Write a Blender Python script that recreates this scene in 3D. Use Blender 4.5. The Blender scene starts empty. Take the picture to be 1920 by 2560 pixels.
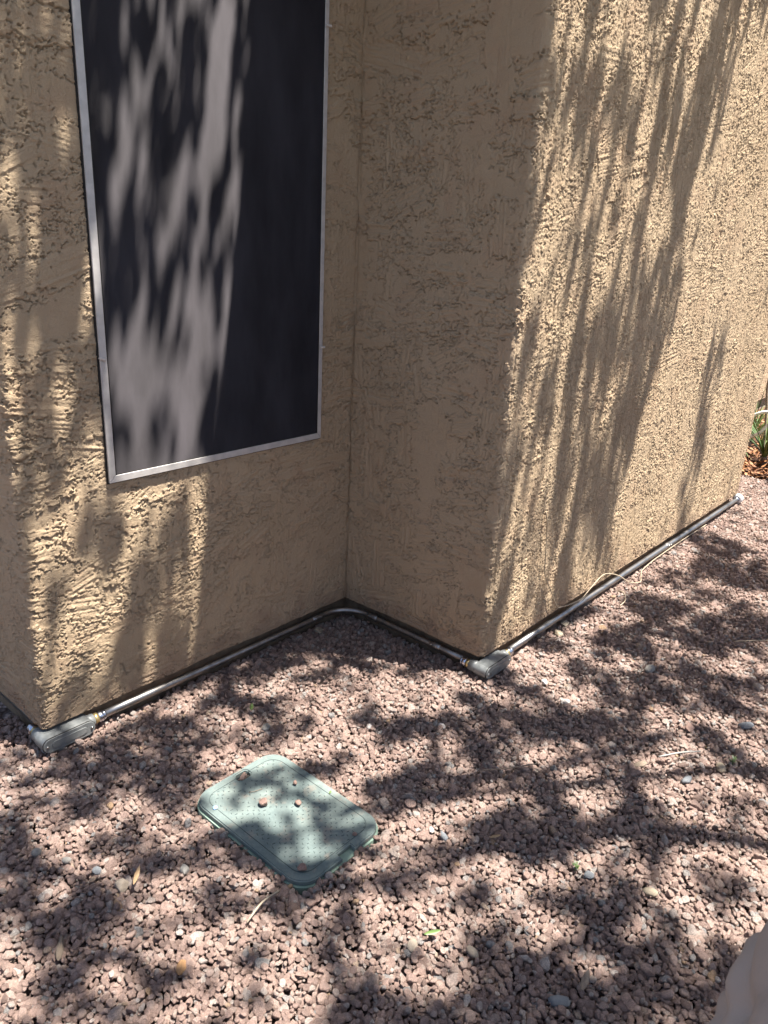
import bpy, bmesh, math, random
import numpy as np
from mathutils import Vector, Matrix
R = math.radians
C = bpy.context.scene.collection
sc = bpy.context.scene
rng = np.random.default_rng(7)
random.seed(7)

# ------------------------------------------------------------------ camera
YAW, PITCH, ROLL, CAM_H = .8690055, .3465543, .0512179, 1.35
f = Vector((math.sin(YAW)*math.cos(PITCH), math.cos(YAW)*math.cos(PITCH), -math.sin(PITCH)))
r = Vector((math.cos(YAW), -math.sin(YAW), 0)); u = r.cross(f)
r2 = r*math.cos(ROLL)+u*math.sin(ROLL); u2 = -r*math.sin(ROLL)+u*math.cos(ROLL)
cam = bpy.data.objects.new('camera', bpy.data.cameras.new('camera')); C.objects.link(cam)
m = Matrix((r2, u2, -f)).transposed().to_4x4(); m.translation = (0, 0, CAM_H)
cam.matrix_world = m
cam.data.sensor_fit = 'HORIZONTAL'; cam.data.sensor_width = 36; cam.data.lens = 36*1896.07/1920
cam.data.clip_start = .02; cam.data.clip_end = 400
sc.camera = cam
sc.render.resolution_x, sc.render.resolution_y = 768, 1024

# ------------------------------------------------------------------ sky, sun, exposure
SX, SY = .16, -.26                      # horizontal run towards the sun per metre of height
sun_dir = Vector((SX, SY, 1)).normalized()
elev = math.asin(sun_dir.z)
w = bpy.data.worlds.new('World'); sc.world = w; w.use_nodes = True
nt = w.node_tree; bg = nt.nodes['Background']
sky = nt.nodes.new('ShaderNodeTexSky'); sky.sky_type = 'NISHITA'; sky.sun_disc = False
sky.sun_elevation = elev; sky.sun_rotation = math.atan2(SX, SY)
sky.air_density = 1.0; sky.dust_density = 2.0; sky.ozone_density = 1.0
nt.links.new(sky.outputs[0], bg.inputs[0]); bg.inputs[1].default_value = .066
sl = bpy.data.lights.new('sun', 'SUN'); sl.energy = 5.0; sl.angle = R(.53); sl.color = (1, .95, .88)
so = bpy.data.objects.new('sun', sl); C.objects.link(so); so.rotation_euler = sun_dir.to_track_quat('Z', 'Y').to_euler()
so.location = (3, -5, 12)
sc.view_settings.view_transform = 'Standard'; sc.view_settings.look = 'None'; sc.view_settings.gamma = 1
sc.view_settings.exposure = 1.8

# ------------------------------------------------------------------ helpers
def tag(o, label=None, cat=None, group=None, kind=None):
    if label: o['label'] = label
    if cat: o['category'] = cat
    if group: o['group'] = group
    if kind: o['kind'] = kind
    return o
def empty(name, loc, label, cat, group=None, rz=0):
    o = bpy.data.objects.new(name, None); C.objects.link(o); o.location = loc; o.rotation_euler[2] = rz
    o.empty_display_size = .05
    return tag(o, label, cat, group)
def link(name, me, mat=None, parent=None, smooth=False):
    o = bpy.data.objects.new(name, me); C.objects.link(o)
    if mat: me.materials.append(mat)
    if smooth: me.polygons.foreach_set('use_smooth', np.ones(len(me.polygons), bool))
    if parent is not None: o.parent = parent
    return o
def npmesh(name, co, faces):
    me = bpy.data.meshes.new(name); n = len(co); k = faces.shape[1]; nf = len(faces)
    me.vertices.add(n); me.vertices.foreach_set('co', np.ascontiguousarray(co, dtype=np.float32).ravel())
    me.loops.add(nf*k); me.loops.foreach_set('vertex_index', np.ascontiguousarray(faces, dtype=np.int32).ravel())
    me.polygons.add(nf); me.polygons.foreach_set('loop_start', np.arange(0, nf*k, k, dtype=np.int32))
    me.update(calc_edges=True); return me
class MB:
    """collects simple solids into one mesh"""
    def __init__(s): s.bm = bmesh.new()
    def box(s, c, d, rot=None, bev=0):
        g = bmesh.ops.create_cube(s.bm, size=1)['verts']
        mt = Matrix.Translation(c) @ (rot.to_4x4() if rot else Matrix()) @ Matrix.Diagonal((*d, 1))
        bmesh.ops.transform(s.bm, matrix=mt, verts=g)
        if bev:
            ed = list({e for v in g for e in v.link_edges})
            bmesh.ops.bevel(s.bm, geom=ed, offset=bev, segments=2, affect='EDGES', profile=.6)
        return s
    def tube(s, pts, rad, n=12, cap=True, flat=None):
        pts = [Vector(p) for p in pts]; rads = rad if hasattr(rad, '__len__') else [rad]*len(pts)
        rings = []; up = None
        for i, p in enumerate(pts):
            t = (pts[min(i+1, len(pts)-1)]-pts[max(i-1, 0)]).normalized()
            if up is None: up = t.orthogonal().normalized() if flat is None else Vector(flat)
            up = (up-t*up.dot(t)).normalized(); sd = t.cross(up)
            rings.append([s.bm.verts.new(p+(up*math.cos(2*math.pi*k/n)+sd*math.sin(2*math.pi*k/n))*rads[i]) for k in range(n)])
        for a, b in zip(rings, rings[1:]):
            for k in range(n): s.bm.faces.new((a[k], a[(k+1) % n], b[(k+1) % n], b[k])).smooth = True
        if cap:
            s.bm.faces.new(rings[0][::-1]); s.bm.faces.new(rings[-1])
        return s
    def prism(s, poly, z0, z1, mt=None, bev=0):
        """extrude a 2-D outline from z0 to z1"""
        a = [s.bm.verts.new((x, y, z0)) for x, y in poly]; b = [s.bm.verts.new((x, y, z1)) for x, y in poly]
        n = len(poly); s.bm.faces.new(a[::-1]); top = s.bm.faces.new(b)
        for k in range(n): s.bm.faces.new((a[k], a[(k+1) % n], b[(k+1) % n], b[k]))
        vs = a+b
        if bev:
            res = bmesh.ops.bevel(s.bm, geom=list(top.edges), offset=bev, segments=2, affect='EDGES', profile=.6)
            vs = list({v for v in vs if v.is_valid} | set(res['verts']))
        if mt is not None: bmesh.ops.transform(s.bm, matrix=mt, verts=vs)
        return s
    def build(s, name, mat=None, parent=None, smooth=False):
        bmesh.ops.recalc_face_normals(s.bm, faces=s.bm.faces)
        me = bpy.data.meshes.new(name); s.bm.to_mesh(me); s.bm.free()
        return link(name, me, mat, parent, smooth)
def rrect(w, h, rad, n=8):
    pts = []
    for cx, cy, a0 in ((w/2-rad, h/2-rad, 0), (-w/2+rad, h/2-rad, 90), (-w/2+rad, -h/2+rad, 180), (w/2-rad, -h/2+rad, 270)):
        for k in range(n+1):
            a = R(a0+90*k/n); pts.append((cx+rad*math.cos(a), cy+rad*math.sin(a)))
    return pts
def smoothpath(pts, n=8):
    P = [Vector(p) for p in pts]; P = [P[0]*2-P[1]]+P+[P[-1]*2-P[-2]]; out = []
    for i in range(1, len(P)-2):
        for k in range(n):
            t = k/n; a, b, c, d = P[i-1:i+3]
            out.append(.5*((2*b)+(c-a)*t+(2*a-5*b+4*c-d)*t*t+(3*b-a-3*c+d)*t**3))
    out.append(P[-2]); return out
def gnoise(shape, sx, sz, seed, res):
    """gaussian-filtered noise, unit deviation"""
    g = np.random.default_rng(seed).standard_normal(shape).astype(np.float32)
    F = np.fft.rfft2(g); kx = np.fft.fftfreq(shape[0], res)[:, None]*2*np.pi; kz = np.fft.rfftfreq(shape[1], res)[None]*2*np.pi
    F *= np.exp(-.5*((kx*sx)**2+(kz*sz)**2)); o = np.fft.irfft2(F, s=shape); return (o/o.std()).astype(np.float32)
# ---- materials
def mat(name, col=(.5, .5, .5), rough=.6, metal=0, spec=.5):
    m = bpy.data.materials.new(name); m.use_nodes = True; b = m.node_tree.nodes['Principled BSDF']
    b.inputs['Base Color'].default_value = (*col, 1); b.inputs['Roughness'].default_value = rough
    b.inputs['Metallic'].default_value = metal; b.inputs['Specular IOR Level'].default_value = spec
    return m
class NT:
    def __init__(s, m): s.t = m.node_tree; s.b = s.t.nodes['Principled BSDF']; s.n = s.t.nodes; s.l = s.t.links
    def new(s, ty, **kw):
        n = s.n.new(ty)
        for k, v in kw.items():
            if k in n.inputs.keys() if isinstance(k, str) else False: n.inputs[k].default_value = v
            else: setattr(n, k, v)
        return n
    def coord(s, kind='Object'): return s.n.new('ShaderNodeTexCoord').outputs[kind]
    def noise(s, scale, detail=3, rough=.55, vec=None, dist=0):
        n = s.n.new('ShaderNodeTexNoise'); n.inputs['Scale'].default_value = scale; n.inputs['Detail'].default_value = detail
        n.inputs['Roughness'].default_value = rough; n.inputs['Distortion'].default_value = dist
        s.l.new(vec if vec is not None else s.coord(), n.inputs['Vector']); return n
    def ramp(s, src, stops, interp='LINEAR'):
        n = s.n.new('ShaderNodeValToRGB'); cr = n.color_ramp; cr.interpolation = interp
        while len(cr.elements) < len(stops): cr.elements.new(.5)
        for e, (p, c) in zip(cr.elements, stops): e.position = p; e.color = (*c, 1) if len(c) == 3 else c
        s.l.new(src, n.inputs[0]); return n.outputs[0]
    def mix(s, a, b, fac, mode='MIX'):
        n = s.n.new('ShaderNodeMix'); n.data_type = 'RGBA'; n.blend_type = mode
        for sock, v in ((n.inputs[6], a), (n.inputs[7], b), (n.inputs[0], fac)):
            if hasattr(v, 'is_output'): s.l.new(v, sock)
            else: sock.default_value = (*v, 1) if hasattr(v, '__len__') else v
        return n.outputs[2]
    def bump(s, h, dist, strength=1, normal=None):
        n = s.n.new('ShaderNodeBump'); n.inputs['Distance'].default_value = dist; n.inputs['Strength'].default_value = strength
        s.l.new(h, n.inputs['Height'])
        if normal is not None: s.l.new(normal, n.inputs['Normal'])
        return n.outputs[0]
    def base(s, c): s.l.new(c, s.b.inputs['Base Color'])
    def normal(s, c): s.l.new(c, s.b.inputs['Normal'])
    def mapping(s, vec, scale):
        n = s.n.new('ShaderNodeMapping'); n.inputs['Scale'].default_value = scale; s.l.new(vec, n.inputs['Vector']); return n.outputs[0]

M = {}
m = M['stucco'] = mat('stucco', (.5, .37, .22), .95, spec=.15); t = NT(m)
big = t.noise(1.6, 4).outputs[0]; mid = t.noise(9, 5, .6).outputs[0]; fine = t.noise(420, 3, .65).outputs[0]
c = t.ramp(big, [(.3, (.48, .358, .232)), (.7, (.55, .42, .28))])
c = t.mix(c, (.47, .31, .2), t.ramp(mid, [(.5, (0, 0, 0)), (.8, (.5, .5, .5))]))
c = t.mix(c, t.ramp(fine, [(.25, (.8, .8, .8)), (.6, (1.04, 1.04, 1.04))]), .5, 'MULTIPLY')
# splash stain and mineral streaks close to the gravel
sp = t.n.new('ShaderNodeSeparateXYZ'); t.l.new(t.coord(), sp.inputs[0]); st = t.noise(11, 6, .65)
ad = t.n.new('ShaderNodeMath'); ad.operation = 'MULTIPLY_ADD'; t.l.new(st.outputs[0], ad.inputs[0]); ad.inputs[1].default_value = .34; ad.inputs[2].default_value = -.03
sb = t.n.new('ShaderNodeMath'); sb.operation = 'SUBTRACT'; t.l.new(ad.outputs[0], sb.inputs[0]); t.l.new(sp.outputs['Z'], sb.inputs[1])
c = t.mix(c, (.34, .235, .165), t.ramp(sb.outputs[0], [(.0, (0,)*3), (.07, (.55,)*3)]))
t.base(c); t.normal(t.bump(fine, .0035, 1))
m = M['fascia'] = mat('roof_paint', (.30, .2, .12), .7)
m = M['foundation'] = mat('foundation', (.25, .18, .12), .9); t = NT(m); n1 = t.noise(30, 5)
t.base(t.ramp(n1.outputs[0], [(.3, (.16, .11, .07)), (.7, (.30, .22, .14))])); t.normal(t.bump(n1.outputs[0], .004))
m = M['alu'] = mat('window_frame_metal', (.62, .6, .58), .5, .25); t = NT(m)
n1 = t.noise(40, 4); t.base(t.ramp(n1.outputs[0], [(.3, (.50, .475, .45)), (.7, (.62, .59, .56))]))
m = M['gap'] = mat('dark_gasket', (.02, .018, .016), .8)
m = M['plastic'] = mat('clip', (.6, .55, .5), .5)
# screen weave: dark coated threads that catch grazing sunlight
m = M['screen'] = mat('screen_weave', (.022, .019, .022), .7, spec=.15); t = NT(m)
co = t.coord()
def wave(t, axis, sc_):
    n = t.n.new('ShaderNodeTexWave'); n.wave_type = 'BANDS'; n.bands_direction = axis; n.inputs['Scale'].default_value = sc_
    n.inputs['Distortion'].default_value = 0; t.l.new(co, n.inputs['Vector']); return n.outputs['Fac']
hz = wave(t, 'Z', 230); vx = wave(t, 'X', 210)
a_ = t.n.new('ShaderNodeMath'); a_.operation = 'MAXIMUM'; t.l.new(hz, a_.inputs[0]); t.l.new(vx, a_.inputs[1])
# the woven threads are louvred: their lit faces look up, so the normal leans upwards
gm_ = t.n.new('ShaderNodeNewGeometry'); ad = t.n.new('ShaderNodeVectorMath'); ad.operation = 'ADD'; ad.inputs[1].default_value = (0, 0, .9); t.l.new(gm_.outputs['Normal'], ad.inputs[0])
nv = t.n.new('ShaderNodeVectorMath'); nv.operation = 'NORMALIZE'; t.l.new(ad.outputs[0], nv.inputs[0]); t.normal(nv.outputs[0])
smudge = t.noise(7, 5, .6, t.mapping(co, (1, 1, .3))).outputs[0]
t.base(t.mix(t.ramp(smudge, [(.3, (.022, .0188, .0205)), (.75, (.060, .053, .059))]), t.ramp(a_.outputs[0], [(0, (.5,)*3), (1, (1.15,)*3)]), 1, 'MULTIPLY'))
m = M['emt'] = mat('galvanized_conduit', (.62, .6, .58), .3, 1); t = NT(m)
n1 = t.noise(25, 4, vec=t.mapping(t.coord(), (1, 1, 1))); t.base(t.ramp(n1.outputs[0], [(.3, (.22, .205, .19)), (.7, (.42, .41, .40))]))
t.l.new(t.ramp(n1.outputs[0], [(.3, (.52,)*3), (.7, (.34,)*3)]), t.b.inputs['Roughness'])
m = M['zinc'] = mat('zinc_nut', (.55, .58, .66), .25, 1)
m = M['brass'] = mat('brass_ring', (.55, .42, .2), .35, .8)
m = M['body'] = mat('grey_fitting', (.17, .18, .18), .5, .3); t = NT(m); n1 = t.noise(60, 4)
t.base(t.ramp(n1.outputs[0], [(.3, (.16, .17, .17)), (.7, (.25, .26, .255))])); t.normal(t.bump(n1.outputs[0], .001, .5))
m = M['screw'] = mat('screw', (.6, .6, .6), .3, 1)
m = M['wire'] = mat('beige_wire', (.42, .34, .24), .6)
m = M['lid'] = mat('green_lid', (.17, .24, .2), .65); t = NT(m); n1 = t.noise(9, 6, .65); n2 = t.noise(170, 3)
c = t.ramp(n1.outputs[0], [(.3, (.10, .136, .132)), (.5, (.14, .178, .167)), (.75, (.215, .25, .222))])
dst = t.noise(24, 5, .7); c = t.mix(c, (.30, .24, .19), t.ramp(dst.outputs[0], [(.56, (0,)*3), (.7, (.6,)*3)]))
c = t.mix(c, t.ramp(n2.outputs[0], [(.3, (.8,)*3), (.7, (1.05,)*3)]), .6, 'MULTIPLY'); t.base(c); t.normal(t.bump(n2.outputs[0], .0006))
m = M['rim'] = mat('green_box', (.2, .28, .22), .7); t = NT(m); n1 = t.noise(20, 5); t.base(t.ramp(n1.outputs[0], [(.3, (.16, .24, .19)), (.7, (.26, .35, .27))]))
m = M['tread'] = mat('lid_tread', (.06, .082, .078), .7)
# gravel: each stone carries its own tint (0-1), wear and texture on top of it
m = M['gravel'] = mat('crushed_rock', (.3, .2, .17), .9, spec=.25); t = NT(m)
at = t.n.new('ShaderNodeAttribute'); at.attribute_type = 'INSTANCER'; at.attribute_name = 'tint'
cc = t.ramp(at.outputs['Fac'], [(0, (.36, .27, .235)), (.16, (.50, .375, .33)), (.34, (.60, .45, .39)), (.52, (.68, .52, .45)),
     (.66, (.58, .47, .41)), (.78, (.76, .59, .52)), (.87, (.58, .51, .46)), (.925, (.74, .67, .62)), (.955, (.44, .45, .45)), (.985, (.84, .78, .72)), (1, (.64, .46, .30))])
vec = t.coord('Object'); n1 = t.noise(2.2, 5, .65, vec); n2 = t.noise(9, 4, .7, vec)
cc = t.mix(cc, (1.08, 1.03, 1.01), 1, 'MULTIPLY')
cc = t.mix(cc, t.ramp(n1.outputs[0], [(.3, (.74, .72, .70)), (.68, (1.22, 1.2, 1.18))]), 1, 'MULTIPLY')
cc = t.mix(cc, t.ramp(n2.outputs[0], [(.32, (.45, .42, .40)), (.45, (1, 1, 1))]), .8, 'MULTIPLY')
t.base(cc); t.normal(t.bump(n2.outputs[0], .09, .8))
def stone_mat(name, a, b, sc_=60, rough=.8):
    m = mat(name, a, rough, spec=.3); t = NT(m); n1 = t.noise(sc_, 5, .65)
    t.base(t.ramp(n1.outputs[0], [(.3, a), (.7, b)])); t.normal(t.bump(n1.outputs[0], .002)); M[name] = m
stone_mat('pink_rock', (.22, .14, .115), (.40, .27, .22), 130)
stone_mat('pale_rock', (.36, .29, .22), (.52, .44, .35)); stone_mat('white_rock', (.48, .43, .39), (.66, .60, .55))
stone_mat('slate_rock', (.15, .165, .18), (.28, .29, .30)); stone_mat('grey_rock', (.22, .21, .19), (.36, .34, .31))
stone_mat('orange_rock', (.42, .22, .1), (.6, .36, .18)); stone_mat('bark', (.16, .12, .09), (.34, .27, .2), 90)
stone_mat('tan_rock', (.3, .25, .18), (.42, .35, .26)); stone_mat('dry_leaf', (.30, .19, .1), (.45, .32, .19), 40)
m = M['soil'] = mat('soil', (.12, .085, .07), .95); t = NT(m); n1 = t.noise(40, 6, .7); n2 = t.n.new('ShaderNodeTexVoronoi'); n2.inputs['Scale'].default_value = 48
t.l.new(t.coord(), n2.inputs['Vector'])
c = t.mix(t.ramp(n2.outputs['Color'], [(0, (.22, .165, .14)), (1, (.5, .38, .33))]), (.08, .055, .045), t.ramp(n2.outputs['Distance'], [(.25, (0,)*3), (.6, (1,)*3)]))
t.base(c); t.normal(t.bump(n2.outputs['Distance'], -.02, 1))
m = M['mulch'] = mat('mulch', (.1, .05, .03), .95); t = NT(m); n1 = t.noise(60, 6, .7); t.base(t.ramp(n1.outputs[0], [(.3, (.05, .025, .018)), (.7, (.22, .11, .06))])); t.normal(t.bump(n1.outputs[0], .02))
M['bark2'] = mat('tree_bark', (.13, .1, .07), .9); t = NT(M['bark2']); n1 = t.noise(14, 6, .7, t.mapping(t.coord(), (1, 1, .2))); t.base(t.ramp(n1.outputs[0], [(.3, (.06, .045, .035)), (.7, (.2, .16, .12))])); t.normal(t.bump(n1.outputs[0], .02))
m = M['leaf'] = mat('tree_leaf', (.07, .11, .03), .6); t = NT(m); n1 = t.noise(3, 3); t.base(t.ramp(n1.outputs[0], [(.3, (.045, .075, .02)), (.7, (.10, .14, .045))]))
m = M['strap'] = mat('strap_leaf', (.12, .2, .05), .45); t = NT(m); n1 = t.noise(12, 3); t.base(t.ramp(n1.outputs[0], [(.35, (.05, .10, .025)), (.7, (.18, .24, .08))]))
M['white_pipe'] = mat('white_plastic', (.75, .74, .72), .4)
M['skin'] = mat('skin', (.45, .26, .18), .55); M['hair'] = mat('hair', (.05, .03, .02), .6)
m = M['khaki'] = mat('khaki_cloth', (.34, .29, .24), .9, spec=.2); t = NT(m); n1 = t.noise(700, 2); t.normal(t.bump(n1.outputs[0], .0005)); n2 = t.noise(6, 3); t.base(t.ramp(n2.outputs[0], [(.3, (.36, .295, .245)), (.7, (.44, .365, .31))]))
M['shirt'] = mat('shirt_cloth', (.16, .2, .26), .9); M['shoe'] = mat('shoe', (.09, .06, .04), .7)

# ------------------------------------------------------------------ house
X0, YA, X1, YC, X3, ZB = .7269, 1.7678, 1.8908, 1.1466, 4.5005, .0675
YF, X4 = 1.98, 9.0
RES = .0022; ZT = 2.34
house = empty('stucco_house', (X0, YA, 0), 'tan stucco house wall stepping in and out, dappled by tree shade above the gravel', 'house')
corners = [(X0, YA+.55), (X0, YA), (X1, YA), (X1, YC), (X3, YC), (X3, YF), (X4, YF)]
radii = [0, .016, .006, .02, .014, .006, 0]
def wall_path():
    P = []; N = []
    cs = [Vector(c) for c in corners]
    def seg(a, b):
        n = max(1, int(round((b-a).length/RES))); d = (b-a).normalized()
        for k in range(n): P.append(a.lerp(b, k/n)); N.append(Vector((d.y, -d.x)))
    cur = cs[0]
    for i in range(1, len(cs)-1):
        d0 = (cs[i]-cs[i-1]).normalized(); d1 = (cs[i+1]-cs[i]).normalized(); rr = radii[i]
        a = cs[i]-d0*rr; seg(cur, a)
        ctr = a+(d1)*rr; k_ = max(3, int(rr*1.57/RES)+1)
        v0 = a-ctr; v1 = cs[i]+d1*rr-ctr
        n0 = Vector((d0.y, -d0.x)); n1 = Vector((d1.y, -d1.x))
        for k in range(k_):
            t_ = k/k_; an = t_*math.pi/2
            P.append(ctr+v0*math.cos(an)+v1*math.sin(an)); N.append((n0*math.cos(an)+n1*math.sin(an)).normalized())
        cur = cs[i]+d1*rr
    seg(cur, cs[-1]); P.append(cs[-1]); N.append(N[-1])
    return np.array([tuple(p) for p in P]), np.array([tuple(n) for n in N])
WP, WN = wall_path(); NS = len(WP); NZ = int((ZT-ZB)/RES)+1
print('wall grid', NS, NZ)
T = 1024
streak = gnoise((T, T), .05, .0018, 11, RES); ragged = gnoise((T, T), .008, .008, 12, RES)*.55+gnoise((T, T), .0026, .0026, 13, RES)*.6
voids = gnoise((T, T), .016, .007, 14, RES)*.75+gnoise((T, T), .0034, .0028, 15, RES)*.75; voids /= voids.std()
S_ = np.concatenate([[0], np.cumsum(np.linalg.norm(np.diff(WP, axis=0), axis=1))])
sA0, sB0, sC0, sE0 = [float(S_[np.argmin(np.hypot(WP[:, 0]-c_[0], WP[:, 1]-c_[1]))]) for c_ in corners[1:5]]
shape = (NS, NZ)
H = gnoise(shape, .02, .02, 21, RES)*.0004+gnoise(shape, .008, .008, 24, RES)*.0003
rr_ = random.Random(5)
def stroke(sc_, zc_, L, W, ang, lvl, void_t, amp):
    """one trowel stroke: a ragged flat skin with drag lines, torn open where it skipped"""
    rad = .5*math.hypot(L, W)+.03; i0, i1 = int((sc_-rad)/RES), int((sc_+rad)/RES); j0, j1 = int((zc_-rad)/RES), int((zc_+rad)/RES)
    i0, i1, j0, j1 = max(i0, 0), min(i1, NS), max(j0, 0), min(j1, NZ)
    if i1-i0 < 4 or j1-j0 < 4: return
    I, J = np.meshgrid(np.arange(i0, i1), np.arange(j0, j1), indexing='ij')
    ds = I*RES-sc_; dz = J*RES-zc_; ca, sa = math.cos(ang), math.sin(ang)
    a = ds*ca+dz*sa; b = -ds*sa+dz*ca
    o1, o2 = rr_.randrange(T), rr_.randrange(T)
    ti = ((a/RES).astype(int)+o1) % T; tj = ((b/RES).astype(int)+o2) % T
    rg = ragged[ti, tj]
    d = np.minimum(L/2-np.abs(a), (W/2-np.abs(b)))+rg*.010
    mask = (d > 0) & (voids[ti, tj] < void_t+np.clip(d, 0, .03)*14)
    sub = H[i0:i1, j0:j1]
    lift = lvl+streak[ti, tj]*.00045*amp+(a/L)*.0007+np.where(d < .005, .0006*amp, 0)
    sub[mask] = lift[mask]
    # the torn lower and side lips leave narrow cracks
    cr = np.zeros_like(mask); cr[:, 1:] |= ~mask[:, :-1] & mask[:, 1:]; cr[1:, :] |= (~mask[:-1, :] & mask[1:, :]) & (voids[ti, tj][1:, :] > .2)
    cr &= ragged[tj, ti] > -.35; cr = np.roll(cr, -1, axis=1)
    sub[cr] -= .0036*amp
def zone(s0, s1, count, angs, amp, vt):
    for _ in range(count):
        L, W = rr_.uniform(.10, .32), rr_.uniform(.04, .11)
        stroke(rr_.uniform(s0, s1), rr_.uniform(-.05, ZT-ZB), L, W, R(rr_.choice(angs)+rr_.gauss(0, 7)), rr_.uniform(-.0010, .0022)*amp, rr_.gauss(vt, .5), amp)
V = 90
zone(-.05, sA0, 130, [V, V, 0], 1.0, .3)
zone(sA0, sB0, 260, [V, 0, 0, 10, 25], 1.35, .5)
zone(sB0, sC0, 130, [V, V, 0, 0, 15], 1.9, .6)
zone(sC0, sE0, 760, [V, V, V, V, 20, 35, 5], 1.05, .25)
zone(sE0, S_[-1], 500, [V, 0], 1.0, .8)
# loops and squiggly ridges, sand grain, pits
sq = gnoise(shape, .012, .012, 31, RES); where = gnoise(shape, .07, .07, 32, RES)
ridge = np.exp(-(sq/.10)**2)*np.clip(where-.2, 0, 1); H += ridge*.0011
s_col = S_[:, None]
inC = ((s_col > sC0)*1.0)
drag = gnoise(shape, .0018, .024, 33, RES); H -= np.clip(drag-.7, 0, 2)*.0025*(.2+.8*inC)
grain = gnoise(shape, .0019, .0022, 34, RES); H += grain*.00036*(.7+.5*inC)*np.where((s_col > sB0) & (s_col < sC0), .7, 1)
smooth_zone = (s_col > sB0) & (s_col < sC0)
pit = gnoise(shape, .0020, .0056, 35, RES); H -= np.clip(pit-1.15, 0, 1.5)*.0018*(.5+.5*inC)
H += gnoise(shape, .15, .25, 36, RES)*.0008
# knobbly plaster on outer corners, a thin uneven crack line in the inner one
for sc_ in (sA0, sC0, sE0):
    wgt = np.exp(-((s_col-sc_)/.03)**2); H += wgt*(gnoise(shape, .012, .02, int(sc_*100), RES)*.0016)
H -= .007*np.exp(-((s_col-sB0)/.0035)**2)*(gnoise(shape, .002, .03, 44, RES) > -.6)
H = np.clip(H, -.0065, .0056)
zc_ = (ZB+np.arange(NZ)*RES)[None]; wx_ = X0+(s_col-sA0)
H = np.where((wx_ > .9671-.004) & (wx_ < 1.7339+.004) & (zc_ > .7125-.004), np.minimum(H, .0015), H)
if True:
    keep = np.concatenate([np.arange(0, int((sE0+.12)/RES)), np.arange(int((sE0+.12)/RES), NS-1, 4), [NS-1]])
    P2, N2, H2 = WP[keep], WN[keep], H[keep]; ns = len(keep)
    z = ZB+np.arange(NZ)*RES
    co = np.empty((ns, NZ+4, 3), np.float32)
    wob = (gnoise((NS, 8), .03, .01, 41, RES)[:, 0]*.0012)[keep]
    co[:, 2:2+NZ, 0] = P2[:, 0:1]+N2[:, 0:1]*H2; co[:, 2:2+NZ, 1] = P2[:, 1:2]+N2[:, 1:2]*H2; co[:, 2:2+NZ, 2] = z[None]
    co[:, 2, 2] += wob; co[:, 3, 2] += wob*.5
    for k, (off, zz) in enumerate(((-.035, ZB+.004), (-.002, ZB-.0005))):
        co[:, k, 0] = P2[:, 0]+N2[:, 0]*off; co[:, k, 1] = P2[:, 1]+N2[:, 1]*off; co[:, k, 2] = zz+(wob if k else 0)
    for k, zz in ((NZ+2, ZT+.02), (NZ+3, 2.72)):
        co[:, k, 0] = P2[:, 0]; co[:, k, 1] = P2[:, 1]; co[:, k, 2] = zz
    nz = NZ+4; idx = np.arange(ns*nz).reshape(ns, nz)
    fc = np.stack([idx[:-1, :-1], idx[1:, :-1], idx[1:, 1:], idx[:-1, 1:]], -1).reshape(-1, 4)
    co = co.reshape(-1, 3)-np.array([X0, YA, 0], np.float32)
    wall = link('wall', npmesh('wall', co, fc), M['stucco'], house, smooth=True)
del H, sq, where, drag, grain, pit
o = MB(); e = .032
fpts = [(X0+e, YA+.55), (X0+e, YA+e), (X1+e, YA+e), (X1+e, YC+e), (X3-e, YC+e), (X3-e, YF+e), (X4, YF+e), (X4, YF+.5), (X0+e, YF+.5)]
o.prism([(x-X0, y-YA) for x, y in fpts], -.12, ZB+.02); o.build('foundation', M['foundation'], house)
# roof: low fascia overhanging the side walls
XE = 1.185+.16*2.86; OV = .10
rp = [(X0-.3, YA-OV), (XE, YA-OV), (XE, YC-OV), (X3+.3, YC-OV), (X3+.3, YF-OV), (X4+.3, YF-OV), (X4+.3, YF+4), (X0-.3, YF+4)]
o = MB(); o.prism([(x-X0, y-YA) for x, y in rp], 2.70, 2.86, bev=.004); rf = o.build('roof', M['fascia'], house)

# window screen
WX0, WX1, WZ0, WZ1 = .9671, 1.7339, .7125, 2.25
hx, hy = X0, YA
win = MB(); win.box(((WX0+WX1)/2-hx, -.0005, (WZ0+WZ1)/2), (WX1-WX0+.006, .007, WZ1-WZ0+.006))
win = win.build('window_screen', M['gap'], house)
win['label'] = 'black solar screen in a pale metal frame'
fw = .019; yf0, yf1 = -.0098, -.0045
def bar(p, q, a, b):   # mitred bar in the wall plane: outer edge p-q, inner edge b-a
    pts = [p, q, a, b]; bm = bmesh.new()
    F = [bm.verts.new((x-hx, yf0, z_)) for x, z_ in pts]; Bk = [bm.verts.new((x-hx, yf1, z_)) for x, z_ in pts]
    bm.faces.new(F); bm.faces.new(Bk[::-1])
    for k in range(4): bm.faces.new((F[k], Bk[k], Bk[(k+1) % 4], F[(k+1) % 4]))
    bmesh.ops.bevel(bm, geom=list(bm.edges), offset=.0009, segments=1, affect='EDGES')
    bmesh.ops.recalc_face_normals(bm, faces=bm.faces)
    me = bpy.data.meshes.new('frame'); bm.to_mesh(me); bm.free(); return me
g = .0007
for me in (bar((WX0, WZ0+g), (WX0, WZ1), (WX0+fw, WZ1-fw), (WX0+fw, WZ0+fw+g)),
           bar((WX1, WZ0+g), (WX1, WZ1), (WX1-fw*.8, WZ1-fw), (WX1-fw*.8, WZ0+fw+g)),
           bar((WX0+g, WZ0), (WX1-g, WZ0), (WX1-fw*.8-g, WZ0+fw), (WX0+fw+g, WZ0+fw)),
           bar((WX0+g, WZ1), (WX1-g, WZ1), (WX1-fw*.8-g, WZ1-fw), (WX0+fw+g, WZ1-fw))):
    link('frame', me, M['alu'], win)
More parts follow.
